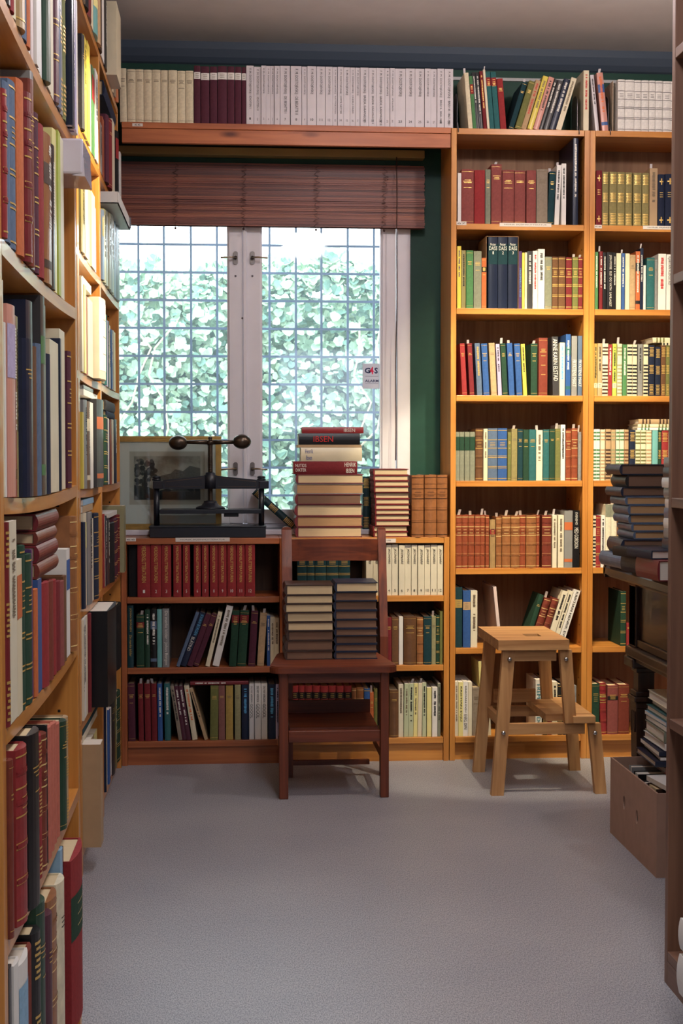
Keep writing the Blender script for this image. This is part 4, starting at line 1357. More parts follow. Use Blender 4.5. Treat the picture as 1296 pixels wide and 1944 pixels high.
# titles: spine runs from the left (head) to the right
up(557, 678, 871, 895.6, 'dr', 'C', 'red cloth spine-out volume lying on the big page-edge volumes', {'n': 1, 'b0': 1, 'T': [('HENRIK\nIBSEN', 'w', .80, .98, .8, 'V'), ('NUTIDS\nDIKTER', 'w', .03, .2, .6, 'V')]})
up(571, 687, 845, 871, 'cr', 'J', 'thick cream jacketed book with blue lettering in the tall window stack', {'n': 1, 'T': [('Henrik\nIbsen', 'b', .07, .2, .8, 'V')]})
up(565, 686, 839.5, 845, 'ta', 'P', 'thin tan paperback between the black and the cream book', {'n': 1})
up(567, 683, 818, 839.3, 'bk', 'J', 'black jacketed book with large red capitals, second from the top', {'n': 1, 'T': [('IBSEN', 'r', .24, .56, .52), ('xx', 'n', .66, .66, .1)][:1]})
up(573, 690, 806, 817.8, 're', 'J', 'red jacketed book with white capitals topping the tall window stack', {'n': 1, 'T': [('IBSEN', 'w', .68, .86, .55), ('GRADUALISM', 'c', .40, .66, .25)][:1]})
# second stack: twelve red volumes
GS = 'stack of red volumes beside the three tan leather books'
ys = [890, 902.3, 912.9, 923.7, 935.3, 947.2, 958, 968, 977.7, 988.5, 1000, 1011, 1021.5]
offs = [0, 0, 1, 1, 2, 3, 2.5, 3, 3, 3, -1, 0]
z = .8005; nm = ORD
for i in range(11, -1, -1):
    a = onY(709.5 + offs[i], ys[i + 1], YSX); c = onY(775.5 + offs[i] * .8 + (0 if i < 10 else -1), ys[i], YSX); t = c.z - a.z
    lb = 'red volume with cream page edges, topmost of the shorter window stack' if i == 0 else 'red volume with cream page edges, lowest of the shorter window stack' if i == 11 else f'red volume with cream page edges, {nm[i]} down in the shorter window stack'
    flat(Vector((a.x, YSX + random.uniform(-.003, .005), z)), (.14, t - .0005, c.x - a.x), 'dr', 'C', lb, 0, '-x', {'n': 1}, PG, GS); z += t
# fallen green and gilt volume leaning in the window
b0 = onY(553, 1003, 5.19); t0 = onY(478, 936, 5.19); L = math.hypot(b0.x - t0.x, t0.z - b0.z); th = -math.atan2(b0.x - t0.x, t0.z - b0.z)
o = make_book(.027, L, .055, 'dt', 'L', {'z': 1}); o.rotation_euler = (0, th, 0); o.location = (b0.x, 5.19, .8210)
tag(o, 'dark green gilt volume toppled at a slant between the press and the tall stack', group='green gilt volumes behind the tall stack')

# books lying on other shelves
zt = onY(1230, 655, YS).z
za = onY(1250, 590 + 190 / 2.906, YS).z
p0 = onY(850 + 1178 / 2.906, 800, YS).x
flat(Vector((p0, YS, za)), (.19, .009, .13), 'cr', 'J', 'lower striped book lying across the volumes, third shelf behind the dark table', 0, '-y', {'s': 'bk'})
flat(Vector((p0 - .035, YS + .002, za + .0095)), (.2, .018, .14), 'cr', 'J', 'upper striped book lying across the volumes, third shelf behind the dark table', .02, '-y', {'s': 'ol'})
zc = onY(1250, 760 + 165 / 2.906, YS).z
q0 = onY(850 + 1045 / 2.906, 800, YS).x
flat(Vector((q0, YS, zc)), (.2, .0090, .13), 'wh', 'J', 'lowest striped book lying across the volumes, fourth shelf behind the dark table', 0, '-y', {'s': 'gr'})
flat(Vector((q0 + .001, YS, zc + .0095)), (.2, .0125, .13), 'cr', 'J', 'middle striped book lying across the volumes, fourth shelf behind the dark table', 0, '-y', {'s': 'ol'})
flat(Vector((q0 + .004, YS, zc + .0225)), (.2, .017, .13), 'ta', 'J', 'topmost striped book lying across the volumes, fourth shelf behind the dark table', 0, '-y', {'s': 'db'})
zr = onY(420, 1301.6, YS).z
a = onY(361, 1301.6, YS); c = onY(471.5, 1292, YS)
flat(Vector((a.x, YS + .005, a.z + .001)), (c.x - a.x, .0125, .13), 'dr', 'J', 'dark red jacketed book lying on top of the row, bottom shelf under the press', 0, '-y', {'i': 'w'})
# slipcase round the three navy volumes
a = onY(850 + 213 / 2.906, 430 + 52 / 2.906, YS); c = onY(850 + 384 / 2.906, 870, YS)
sc_ = thing('slipcase', 'tan board slipcase holding the three navy volumes, second shelf behind the stool', 'slipcase', ((a.x + c.x) / 2, YS, ZA[5]))
b = MB(); SM = mat('slipcase_board', (150, 116, 84), .7, noise=.06, nscale=40); hz = a.z
b.box((a.x - .0006, YS + .004, ZA[5] + .0004), (a.x + .0008, YS + .18, hz), SM); b.box((c.x - .0008, YS + .004, ZA[5] + .0004), (c.x + .0006, YS + .18, hz), SM); b.box((a.x, YS + .004, hz - .0016), (c.x, YS + .18, hz), SM); part(b, 'slipcase_shell', sc_)
# slipcase of the white set
a = onY(850 + 918 / 2.906, 100 + 150 / 2.906, YS)
s2 = thing('slipcase', 'cream board slipcase at the start of the white lined set', 'slipcase', (a.x - .002, YS + .02, 2.24))
b = MB(); b.box((a.x - .0022, YS + .012, 2.2404), (a.x - .0006, YS + .20, a.z), mat('cream_board', (206, 186, 160), .6, noise=.04, nscale=50)); part(b, 'slipcase_shell', s2)
# metal bookends on top of the bookcases
STEEL = mat('bookend_steel', (104, 104, 110), .3, metal=.9)
for px, sgn, lb in ((868.5, 1, 'grey metal bookend at the start of the row on top of the bookcase'), (1097, -1, 'grey metal bookend holding up the slanted books on top'), (1156, -1, 'grey metal bookend beside the pink spine on top of the bookcase')):
    p = onY(px, 248, YS); e = thing('bookend', lb, 'bookend', (p.x, YS + .05, 2.24)); b = MB()
    b.prism([(YS + .012 + .004, 2.2405), (YS + .10, 2.2405), (YS + .10, 2.34)] + [(YS + .058 + .042 * math.cos(q), 2.345 + .03 * math.sin(q)) for q in [math.pi * k / 10 for k in range(1, 10)]] + [(YS + .016, 2.34)], p.x, p.x + .0012, 'x', STEEL)
    b.box((p.x - .012, YS + .012, 2.2402), (p.x, YS + .1, 2.2408), STEEL)
    b.tube([(p.x, Y0 + .012, 2.262), (p.x, Y0 - .004, 2.245), (p.x, Y0 - .004, 2.225)], .0016, STEEL)
    part(b, 'bookend_plate', e)

# ---------------------------------------------------------------- side wall extras
def sideflat(u0, z, size, code, kind, lb, xf, fl=None, pm=None, group=None, ang=0): return flat(Vector((xf, u0, z)), size, code, kind, lb, ang, '+x', fl, pm, group)
# four red volumes lying on the fourth shelf of the nearest bookcase
zq = Z1[2] + .20
for i, (ya, yb, cd) in enumerate(((1104.5, 1072.5, 'rb'), (1073, 1037, 'dr'), (1036, 1008.5, 'rb'), (1007, 970, 'dr'))):
    pa = onX(108, ya, X1); pb = onX(108, yb, X1)
    if i == 0: zq = rest_z('fourth shelf of the nearest bookcase', 2.13, 2.40)
    else: zq += tprev
    tprev = (Z1[3] - .032 - rest_z('fourth shelf of the nearest bookcase', 2.13, 2.40)) * (pb.z - pa.z) / (onX(108, 970, X1).z - onX(108, 1104.5, X1).z) if i >= 0 else 0
    sideflat(2.14 + .01 * i, zq, (.235 + .02 * (i == 3), tprev - .001, .17), cd, 'L', f"{['lowest', 'second', 'third', 'topmost'][i]} of four red volumes lying flat on the nearest bookcase's fourth shelf", X1 - .002 - .002 * i, {'n': 1}, PG, 'red volumes lying flat on the nearest bookcase')
# plastic wrapped white box reaching past the nearest bookcase
wb = thing('wrapped_package', 'white package in clear plastic sticking out from the nearest bookcase', 'package', (-.40, 2.5, 1.58))
b = MB(); pa = onX(122, 338, X1 + .035); WP = mat('glossy_white_wrap', (206, 196, 206), .18, noise=.05, nscale=14, bump=.5, coat=.6)
y_ = 2.512; pr = onY(157, 262, y_); pb_ = onY(157, 330, y_)
b.box((-.55, y_, pb_.z), (pr.x, y_ + .14, pr.z), WP, c=.004); b.prism([(pr.x - .004, pb_.z + .002), (pr.x + .001, pb_.z + .03), (pr.x + .003, pb_.z - .004), (pr.x - .02, pb_.z - .002)], y_ + .002, y_ + .13, 'y', WP); part(b, 'wrapping', wb)
# white box lid on the corner bookcase
wl = thing('box_lid', 'white open box lid jutting out above the grey-green set', 'lid', (-.38, 4.7, 1.845))
b = MB(); ylo, yhi = 4.44, 4.955; zl = onX(222, 412, XU + .01).z
LID = mat('white_card_lid', (214, 212, 208), .5)
xo = XU + .042; zb_ = rest_z('second shelf of the corner bookcase', 4.44, 4.955)
b.box((XU - .17, ylo, zb_), (xo, yhi, zb_ + .003), LID); b.box((xo - .003, ylo, zb_), (xo, yhi, zb_ + .036), LID); b.box((XU - .17, ylo, zb_), (xo - .0035, ylo + .003, zb_ + .036), LID); b.box((XU - .17, yhi - .003, zb_), (xo - .0035, yhi, zb_ + .036), LID)
part(b, 'lid_shell', wl); b = MB(); b.box((xo + .0002, yhi - .03, zb_ + .002), (xo + .004, yhi - .018, zb_ + .040), STEEL, c=.001); part(b, 'metal_clip', wl)
def lf(row_, px0, px1, t, cd, kd, lb, X_=XU, d=.15, pm=None, z=None):
    u0, u1 = yU(px0, X_), yU(px1, X_); lo, hi = (yu2a + .022, yu2b - .022) if 'lamplit' in row_ else (yu2b + .022, yu3b - .022)
    u0, u1 = max(u0, lo), min(u1, hi); z = rest_z(row_, u0, u1) if z is None else z
    sideflat(u0, z, (u1 - u0, t, d), cd, kd, lb, X_ - .001, {'n': 1}, pm); return z + t + .0008
lf('first shelf of the corner bookcase', 201, 222, .045, 'nb', 'C', 'thick dark book lying over the row, first shelf of the corner bookcase', d=.12)
lf('third shelf of the lamplit bookcase', 159, 176, .024, 'iv', 'P', 'cream paperback lying over the row, third shelf of the lamplit bookcase', d=.12)
r_ = 'fourth shelf of the lamplit bookcase'; z = lf(r_, 160, 186, .016, 'wh', 'P', 'white paperback lying over the row, ' + r_, d=.12)
lf(r_, 160, 178, .010, 'gy', 'J', 'curved grey book lying highest, ' + r_, d=.12, z=z)
r_ = 'fourth shelf of the corner bookcase'; z = lf(r_, 203, 218, .020, 'nb', 'C', 'dark book lying under another, ' + r_, d=.12)
lf(r_, 201, 218, .032, 'cg', 'C', 'charcoal book lying on another one, ' + r_, d=.12, z=z)
r_ = 'fifth shelf of the lamplit bookcase'; z = lf(r_, 157, 176, .018, 'ta', 'P', 'curled tan booklet lying over the row, ' + r_, d=.11)
lf(r_, 158, 178, .015, 'lb', 'P', 'pale blue booklet lying on the curled one, ' + r_, d=.11, z=z)
lf('fifth shelf of the corner bookcase', 206, 222, .014, 'wh', 'P', 'white booklet lying over the row, fifth shelf of the corner bookcase', d=.11)
r_ = 'lowest shelf of the lamplit bookcase'; z = lf(r_, 154, 182, .018, 'iv', 'P', 'cream paperback lying over the row, ' + r_, d=.13)
lf(r_, 154, 183, .014, 'dt', 'C', 'dark teal book lying over a cream one, ' + r_, d=.13, pm=PGW, z=z)
# two pale boxes at the edge of the opposite bookcase
for i, (y0_, py0, py1) in enumerate(((2.56, 1742, 1800), (2.56, 1810, 1885))):
    p = onY(1290.5 - 2 * i, py1, y0_); q = onY(1290, py0, y0_)
    flat(Vector((p.x, y0_ - .20, p.z)), (.20, q.z - p.z, .16), 'wh', 'J', ['white book lying flat at the edge of the end panel, upper one', 'white book lying flat at the edge of the end panel, lower one'][i], 0, '-x', {'n': 1}, PGW)

# ---------------------------------------------------------------- chair with two stacks
fl_ = [onZ(538, 1518, 0), onZ(731, 1518, 0)]; CY = 4.455
ch = thing('wooden_chair', 'reddish brown wooden chair with a rack below, loaded with two stacks of books', 'chair', (.32, 4.6, 0))
cv, chz = chairwood('z'), chairwood('x'); cy = chairwood('y')
zs_ = onY(640, 1264, CY).z; xs0, xs1 = onY(512, 1268, CY).x, onY(754, 1268, CY).x
zt_ = zs_; tk = onY(640, 1264, CY).z - onY(640, 1277, CY).z
lx = [onY(530, 1400, CY).x, onY(547.5, 1400, CY).x, onY(723, 1400, CY).x, onY(739, 1400, CY).x]
YR = 4.80
for a, c in ((lx[0], lx[1]), (lx[2], lx[3])):
    b = MB(); b.box((a, CY + .012, 0), (c, CY + .047, zt_ - tk - .0005), cv, c=.003); part(b, 'leg', ch)
# rear posts: leg and back post in one, splayed backwards below and above the seat
def post(xa, xc, name='rear_leg'):
    b = MB(); pts = [(0.0, 4.775), (zt_ - .05, YR - .02), (zt_ + .05, YR - .02), (onY(545, 1006, 4.86).z, 4.862)]
    th_ = .032
    for (z0, y0), (z1, y1) in zip(pts, pts[1:]):
        b.hexa([(xa, y0, z0), (xc, y0, z0), (xc, y0 + th_, z0), (xa, y0 + th_, z0)], [(xa, y1, z1), (xc, y1, z1), (xc, y1 + th_, z1), (xa, y1 + th_, z1)], cv)
    zt2 = pts[-1][0]; xm = (xa + xc) / 2; r = (xc - xa) / 2
    b.prism([(xm + r * math.cos(q), zt2 + r * .6 * math.sin(q)) for q in [math.pi * k / 10 for k in range(11)]], 4.862, 4.862 + th_, 'y', cv)
    return part(b, name, ch)
xp = [onY(535, 1100, 4.84).x, onY(554, 1100, 4.84).x, onY(718, 1100, 4.84).x, onY(733, 1100, 4.84).x]
post(xp[0], xp[1]); post(xp[2], xp[3])
# seat with rounded corners
b = MB(); r = .035; y0s, y1s = CY - .012, YR - .022
poly = []
for (cxx, cyy, a0_) in ((xs1 - r, y0s + r, -90), (xs1 - .03 - r, y1s - r, 0), (xs0 + .03 + r, y1s - r, 90), (xs0 + r, y0s + r, 180)):
    poly += [(cxx + r * math.cos(R(a0_ + k * 15)), cyy + r * math.sin(R(a0_ + k * 15))) for k in range(7)]
b.prism(poly, zt_ - tk, zt_ - .003, 'z', chz); b.prism([(xs0 + (x - xs0) * .985 + (xs1 - xs0) * .0075, y0s + (y - y0s) * .985 + .003) for x, y in poly], zt_ - .003, zt_, 'z', chz); part(b, 'seat', ch)
zz = lambda py, Y: onY(640, py, Y).z
b = MB(); b.box((lx[1] + .0004, CY + .018, zz(1296, CY + .02)), (lx[2] - .0004, CY + .038, zt_ - tk - .0005), chz); part(b, 'seat_rail', ch)
ra = onY(640, 1024, 4.855).z; rb_ = onY(640, 1065, 4.855).z
b = MB(); n = 12
for k in range(n):
    q0, q1 = k / n, (k + 1) / n; xa, xc = xp[1] + (xp[2] - xp[1]) * q0, xp[1] + (xp[2] - xp[1]) * q1
    bow = lambda q: 4.855 + .022 * 4 * q * (1 - q)
    b.hexa([(xa, bow(q0), rb_), (xc, bow(q1), rb_), (xc, bow(q1) + .018, rb_), (xa, bow(q0) + .018, rb_)], [(xa, bow(q0), ra), (xc, bow(q1), ra), (xc, bow(q1) + .018, ra), (xa, bow(q0) + .018, ra)], chz)
part(b, 'back_rail', ch)
b = MB(); b.box((lx[1] + .0004, CY + .018, zz(1411, CY)), (lx[2] - .0004, CY + .036, zz(1389, CY)), chz, c=.002); part(b, 'rack_rail', ch)
b = MB(); b.box((lx[1] + .006, CY + .038, zz(1392, CY)), (lx[2] - .006, 4.765, zz(1392, CY) + .012), chz); b.box((lx[1] + .006, 4.752, zz(1392, CY) + .0121), (lx[2] - .006, 4.765, zz(1392, CY) + .055), chz); part(b, 'book_rack', ch)
b = MB(); b.box((lx[1] + .01, 4.78, zz(1452, 4.78)), (lx[2] - .005, 4.796, zz(1443, 4.78)), chz); part(b, 'stretcher', ch)
for xa in ((lx[0] + lx[1]) / 2, (lx[2] + lx[3]) / 2):
    b = MB(); b.box((xa - .008, CY + .048, zz(1431, 4.6) ), (xa + .008, 4.774, zz(1431, 4.6) + .028), cy); part(b, 'side_stretcher', ch)
    b = MB(); b.box((xa - .008, CY + .048, zz(1296, 4.6)), (xa + .008, 4.775, zt_ - tk - .0005), cy); part(b, 'side_rail', ch)
# stacks on the chair: origin (510,1000), scale 3.703
YC = 4.60
def cp(x, y): return onY(510 + x / 3.703, 1000 + y / 3.703, YC)
for sname, xa, xc, ys_, pms, jit in (('fore stack on the chair seat', 120, 458, [410, 487, 552, 618, 690, 756, 829, 905, 970], [PG, PG, PG, PG, PG, PGB, PGB, PGB], [0, 0, -6, 6, 10, 14, 4, 0]),  # lower volumes get the browner page colour
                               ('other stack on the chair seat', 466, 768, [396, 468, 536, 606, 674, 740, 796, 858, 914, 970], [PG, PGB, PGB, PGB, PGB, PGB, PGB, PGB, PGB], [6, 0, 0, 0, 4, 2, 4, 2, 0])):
    nb_ = len(ys_) - 1; z = zt_ + .0005; tot = cp(0, ys_[0]).z - zt_
    scale_ = tot / (cp(0, ys_[0]).z - cp(0, ys_[-1]).z)
    for i in range(nb_ - 1, -1, -1):
        t = (cp(0, ys_[i]).z - cp(0, ys_[i + 1]).z) * scale_; x0_ = cp(xa + jit[i], 0).x; x1_ = cp(xc + jit[i] * .3, 0).x
        pos = 'topmost' if i == 0 else 'lowest' if i == nb_ - 1 else ordn(i) + ' down'
        lab = f"{'dark brown' if sname[0] == 'f' else 'blackish'} leather volume {'with brown page edges' if pms[i] is PGB else 'with cream page edges'}, {pos} in the chair's {'window-corner' if sname[0] == 'f' else 'lamp-side'} stack"
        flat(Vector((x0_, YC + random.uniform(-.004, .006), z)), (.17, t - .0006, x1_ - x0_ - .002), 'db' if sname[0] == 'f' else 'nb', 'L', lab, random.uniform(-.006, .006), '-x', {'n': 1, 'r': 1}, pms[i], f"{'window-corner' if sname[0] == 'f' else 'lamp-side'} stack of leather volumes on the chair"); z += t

# ---------------------------------------------------------------- step stool
YN, YNb, YFa, YFb = 4.475, 4.500, 4.795, 4.820
stl = thing('step_stool', 'unpainted wooden step stool with a hand hole and one lower step', 'stool', (1.0, 4.65, 0))
sv, sx_, sy_ = stoolwood('z'), stoolwood('x'), stoolwood('y')
def sp(px, py, Y=4.4875): v = onY(px, py, Y); return (v.x, v.z)
LEG1 = [sp(930, 1511), sp(953, 1511), sp(976.5, 1233), sp(953, 1233)]
LEG2 = [sp(1070, 1371.5), sp(1091.5, 1371.5), sp(1083.5, 1233), sp(1060.5, 1233)]
LEG3 = [sp(1126, 1511), sp(1147.5, 1511), sp(1138, 1372), sp(1115, 1372)]
zst = sp(1020, 1372)[1]; zseat = sp(1020, 1232)[1]
for i, P4 in enumerate((LEG1, LEG3)): P4[0] = (P4[0][0], 0.0); P4[1] = (P4[1][0], 0.0)
BOLT = mat('steel_bolt_head', (190, 190, 190), .25, metal=1)
for (ya, yb) in ((YN, YNb), (YFa, YFb)):
    near_ = ya == YN
    for P4, zc in ((LEG1, zseat), (LEG2, zseat), (LEG3, zst)):
        P4 = [(x, min(zc - .0006, z)) for x, z in P4]
        lo, hi = P4[:2], P4[2:]
        b = MB(); dyl = -.012 if near_ else .012
        if P4[0][1] > .05: dyl *= .5
        b.hexa([(lo[0][0], ya + dyl, lo[0][1]), (lo[1][0], ya + dyl, lo[1][1]), (lo[1][0], yb + dyl, lo[1][1]), (lo[0][0], yb + dyl, lo[0][1])],
               [(hi[1][0], ya, hi[1][1]), (hi[0][0], ya, hi[0][1]), (hi[0][0], yb, hi[0][1]), (hi[1][0], yb, hi[1][1])], sv)
        part(b, 'leg', stl)
    # rails of the side frame, set just inside the legs
    yr0, yr1 = (yb + .001, yb + .019) if near_ else (ya - .019, ya - .001)
    b = MB(); z1 = zseat - .001; z0 = sp(1020, 1254)[1]
    xA_, xB_ = sp(957, 1240)[0], sp(1080, 1240)[0]; yq = (ya - .0002, ya + .016) if near_ else (yb - .016, yb + .0002)
    b.box((sp(975.5, 0)[0], ya + .003, z0), (sp(1061.5, 0)[0], yb - .003, z1), sx_); part(b, 'top_rail', stl)
    b = MB(); b.box((sp(964, 0)[0], ya + .001, sp(1020, 1393)[1]), (sp(1117, 0)[0], yb - .004, sp(1020, 1372.5)[1]), sx_); part(b, 'step_rail', stl)
    if near_:
        for px, py in ((965, 1250), (1072, 1250), (953, 1389), (1126, 1389)):
            x_, z_ = sp(px, py); b = MB(); yy = ya - .0175 + (.004 if py < 1300 else 0) + .004
            b.lathe([(.0001, 0), (.005, .001), (.007, .004), (.007, .009)], (x_, yy - .001, z_), BOLT, 'y', 16); part(b, 'bolt', stl)
# seat with hand hole
sx0, sx1 = sp(951, 0, 4.46)[0], sp(1088, 0, 4.46)[0]; ys0, ys1 = 4.462, 4.834; z0, z1 = zseat, sp(1020, 1215, 4.462)[1]
hc = onZ(1009, 1205.5, z1); hw, hd = .026, .030
b = MB(); h0, h1, k0, k1 = hc.x - hw, hc.x + hw, hc.y - hd, hc.y + hd
for a, c in (((sx0, ys0), (h0, ys1)), ((h1, ys0), (sx1, ys1)), ((h0, ys0), (h1, k0)), ((h0, k1), (h1, ys1))): b.box((a[0], a[1], z0), (c[0], c[1], z1), sx_)
part(b, 'seat', stl)
# lower step
xs0_, xs1_ = sp(1046, 1372)[0] + .035, sp(1140, 0, 4.46)[0]; zt1 = sp(1020, 1361, 4.462)[1]
b = MB(); b.box((sp(1092.5, 0)[0], 4.462, zst), (xs1_, 4.834, zt1), sx_, c=.002); b.box((sp(1046, 0)[0], YNb + .012, zst), (sp(1092.5, 0)[0] - .0001, YFa - .002, zt1), sx_); part(b, 'step', stl)
b = MB(); b.box((sp(975, 0)[0], YFa - .022, sp(1020, 1362)[1]), (sp(1060, 0)[0], YFa - .004, sp(1020, 1336)[1]), sx_); 
part(b, 'back_rail', stl)
b = MB(); xq = sp(966, 0)[0]; b.box((xq - .004, YNb, sp(1020, 1393)[1] + .004), (xq + .012, YFa, sp(1020, 1372)[1]), sy_); part(b, 'cross_rail', stl)

# ---------------------------------------------------------------- book press
PI2 = mat('black_japanned_iron', (24, 28, 38), .38, noise=.1, nscale=60, bump=.1, coat=.25)
BRZ = mat('rubbed_bronze_iron', (84, 72, 62), .3, metal=.85, noise=.2, nscale=30); LINE = mat('faded_gilt_line', (120, 92, 70), .6)
YP = 5.098
def pp(px, py, Y=YP): return onY(px, py, Y)
zb0 = .8005; fr_ = 5.015
pr_ = thing('book_press', 'black cast iron book press with a ball-ended screw handle', 'book press', (pp(394, 0).x, YP, .8))
b = MB(); xa, xc = onY(283.5, 1010, fr_).x, onY(504.5, 1010, fr_).x; zt1 = onY(394, 999, fr_).z
b.box((xa, fr_, zb0), (xc, 5.178, zt1 - .004), PI2, c=.003); b.box((xa - .002, fr_ - .003, zt1 - .0045), (xc + .002, 5.180, zt1), PI2, c=.0015); part(b, 'base', pr_)
xL_, xR_ = pp(297, 950).x, pp(496, 950).x; zc0, zc1 = pp(394, 928).z, pp(394, 902).z
for x_, n_ in ((xL_, 1), (xR_, 1)):
    b = MB(); b.lathe([(.0105, 0), (.0105, zc0 - zt1 - .0004)], (x_, YP, zt1), PI2, 'z', 18); part(b, 'post', pr_)
    b = MB(); zn = pp(394, 912.5).z
    b.lathe([(.0155, .0004), (.016, .006), (.012, .0085)], (x_, YP, zn), PI2, 'z', 6); b.lathe([(.0145, 0), (.015, .005), (.010, .008)], (x_, YP, zn + .0088), PI2, 'z', 8); part(b, 'nut', pr_)
b = MB(); e0, e1 = pp(286, 0).x, pp(508, 0).x; m0, m1 = pp(305, 0).x, pp(489, 0).x; c0, c1 = pp(384, 0).x, pp(408, 0).x; ze = pp(394, 912.5).z; zm = pp(394, 903).z
b.box((e0, YP - .02, zc0), (m0, YP + .02, ze), PI2, c=.003); b.box((m1, YP - .02, zc0), (e1, YP + .02, ze), PI2, c=.003)
b.prism([(m0, zc0), (m1, zc0), (m1, ze + .002), (c1, zm), (c0, zm), (m0, ze + .002)], YP - .014, YP + .014, 'y', PI2)
b.lathe([(.024, 0), (.024, zm - zc0), (.017, zm - zc0 + .004), (.017, zm - zc0 + .010), (.012, zm - zc0 + .012)], ((c0 + c1) / 2, YP, zc0), PI2, 'z', 24)
for (x0, x1, u0, u1) in ((m0 + .01, c0 - .006, ze - .004, zm - .007), (m1 - .01, c1 + .006, ze - .004, zm - .007)):
    b.tube([(x0, YP - .0145, zc0 + .008), (x1, YP - .0145, zc0 + .008), (x1, YP - .0145, u1), (x0, YP - .0145, u0), (x0, YP - .0145, zc0 + .008)], .0006, LINE, 4)
part(b, 'crossbeam', pr_)
xc_ = (c0 + c1) / 2; zs0, zs1_ = pp(394, 952).z, pp(394, 843).z
b = MB(); prof = []; n = int((zs1_ - zs0) / .0036)
for k in range(n): prof += [(.0075, k * .0036), (.0098, k * .0036 + .0012), (.0098, k * .0036 + .0022), (.0075, k * .0036 + .0034)]
b.lathe(prof, (xc_, YP, zs0), BRZ, 'z', 16); part(b, 'screw', pr_)
b = MB(); zh = pp(394, 840).z
b.lathe([(.009, -.008), (.013, -.003), (.0145, .003), (.013, .008), (.007, .010), (.006, .014), (.0085, .018), (.006, .022), (.0001, .024)], (xc_, YP, zh - .002), BRZ, 'z', 20)
bl, br_ = pp(338, 841).x, pp(459, 838.5).x
for s, xe, zh_ in ((-1, bl, zh - .001), (1, br_, zh + .003)):
    Lh = abs(xe - xc_) - .026
    b.lathe([(.0085, .010), (.0075, Lh * .5), (.0065, Lh)] if s > 0 else [(.0065, -Lh), (.0075, -Lh * .5), (.0085, -.010)], (xc_, YP, zh + .001), BRZ, 'x', 16)
    b.lathe([(.026 * math.sin(math.pi * k / 18) + .0001, -.033 * math.cos(math.pi * k / 18)) for k in range(19)], (xe, YP, zh_), BRZ, 'x', 24)
part(b, 'handle', pr_)
b = MB(); zp0, zp1 = pp(394, 975.5, 5.02).z, pp(394, 967.5, 5.02).z
b.box((pp(300, 0).x, YP - .07, zp0), (pp(493, 0).x, YP + .07, zp1), PI2, c=.002)
b.box((pp(422, 0).x, YP - .05, zp0 - .012), (pp(450, 0).x, YP + .02, zp0), PI2, c=.002); part(b, 'platen', pr_)
b = MB(); b.lathe([(.052, 0), (.052, .004), (.046, .008), (.032, .012), (.026, .020), (.0235, .021), (.0235, .027), (.019, .028), (.012, .030)], (xc_, YP, zp1 + .0005), PI2, 'z', 32); part(b, 'screw_foot', pr_)

# ---------------------------------------------------------------- framed engraving leaning in the window
YFp = 5.20
f0, f1 = onY(420.5, 914, YFp), onY(414, 828, YFp); xr = onY(420, 900, YFp).x; xpic = onY(317, 900, YFp).x; xl = 2 * xpic - xr
zt_f = onY(317, 828, YFp).z; zb_f = .8215
pic = thing('framed_picture', 'gilt-framed landscape engraving with a wide mount, leaning against the window', 'picture', (xpic, YFp, zb_f))
GF = mat('antique_gilt_frame', (168, 134, 72), .38, metal=.6, noise=.15, nscale=40); fw = .0205
b = MB()
tilt = lambda z: YFp + (z - zb_f) * .055
def fbox(b, x0, x1, z0, z1, dy0, dy1, m): b.hexa([(x0, tilt(z0) + dy0, z0), (x1, tilt(z0) + dy0, z0), (x1, tilt(z0) + dy1, z0), (x0, tilt(z0) + dy1, z0)], [(x0, tilt(z1) + dy0, z1), (x1, tilt(z1) + dy0, z1), (x1, tilt(z1) + dy1, z1), (x0, tilt(z1) + dy1, z1)], m)
fbox(b, xl, xr, zt_f - fw, zt_f, -.004, .014, GF); fbox(b, xl, xr, zb_f, zb_f + fw, -.004, .014, GF); fbox(b, xl, xl + fw, zb_f + fw, zt_f - fw, -.004, .014, GF); fbox(b, xr - fw, xr, zb_f + fw, zt_f - fw, -.004, .014, GF)
for q in (.006, .014): fbox(b, xl + q, xr - q, zt_f - q - .002, zt_f - q, -.0062, -.004, GF); fbox(b, xl + q, xr - q, zb_f + q, zb_f + q + .002, -.0062, -.004, GF); fbox(b, xr - q - .002, xr - q, zb_f + q, zt_f - q, -.0062, -.004, GF)
part(b, 'picture_frame', pic)
b = MB(); fbox(b, xl + fw, xr - fw, zb_f + fw, zt_f - fw, .003, .006, mat('cream_mount_board', (248, 244, 234), .7)); part(b, 'mount', pic)
PX = lambda px: onY(px, 900, YFp).x; PZ = lambda py: onY(317, py, YFp).z
b = MB(); fbox(b, PX(245), PX(388), PZ(958), PZ(857), .0022, .0029, mat('plate_mark_paper', (212, 202, 184), .7)); 
def eng():
    m = bpy.data.materials.new('engraving_print'); m.use_nodes = True; nt = m.node_tree; bs = nt.nodes['Principled BSDF']; bs.inputs['Roughness'].default_value = .7
    tc = nt.nodes.new('ShaderNodeTexCoord'); n = nt.nodes.new('ShaderNodeTexNoise'); n.inputs['Scale'].default_value = 38; n.inputs['Detail'].default_value = 8; nt.links.new(tc.outputs['Object'], n.inputs[0])
    r = nt.nodes.new('ShaderNodeValToRGB'); r.color_ramp.elements[0].position = .35; r.color_ramp.elements[1].position = .62; r.color_ramp.elements[0].color = (.30, .26, .2, 1); r.color_ramp.elements[1].color = (.50, .45, .36, 1)
    nt.links.new(n.outputs['Fac'], r.inputs[0]); nt.links.new(r.outputs[0], bs.inputs['Base Color']); return m
part(b, 'plate_mark', pic)
b = MB(); ex0, ex1, ez0, ez1 = PX(254), PX(380), PZ(949), PZ(866); ew, eh = ex1 - ex0, ez1 - ez0
fbox(b, ex0, ex1, ez0, ez1, .0012, .0021, eng())
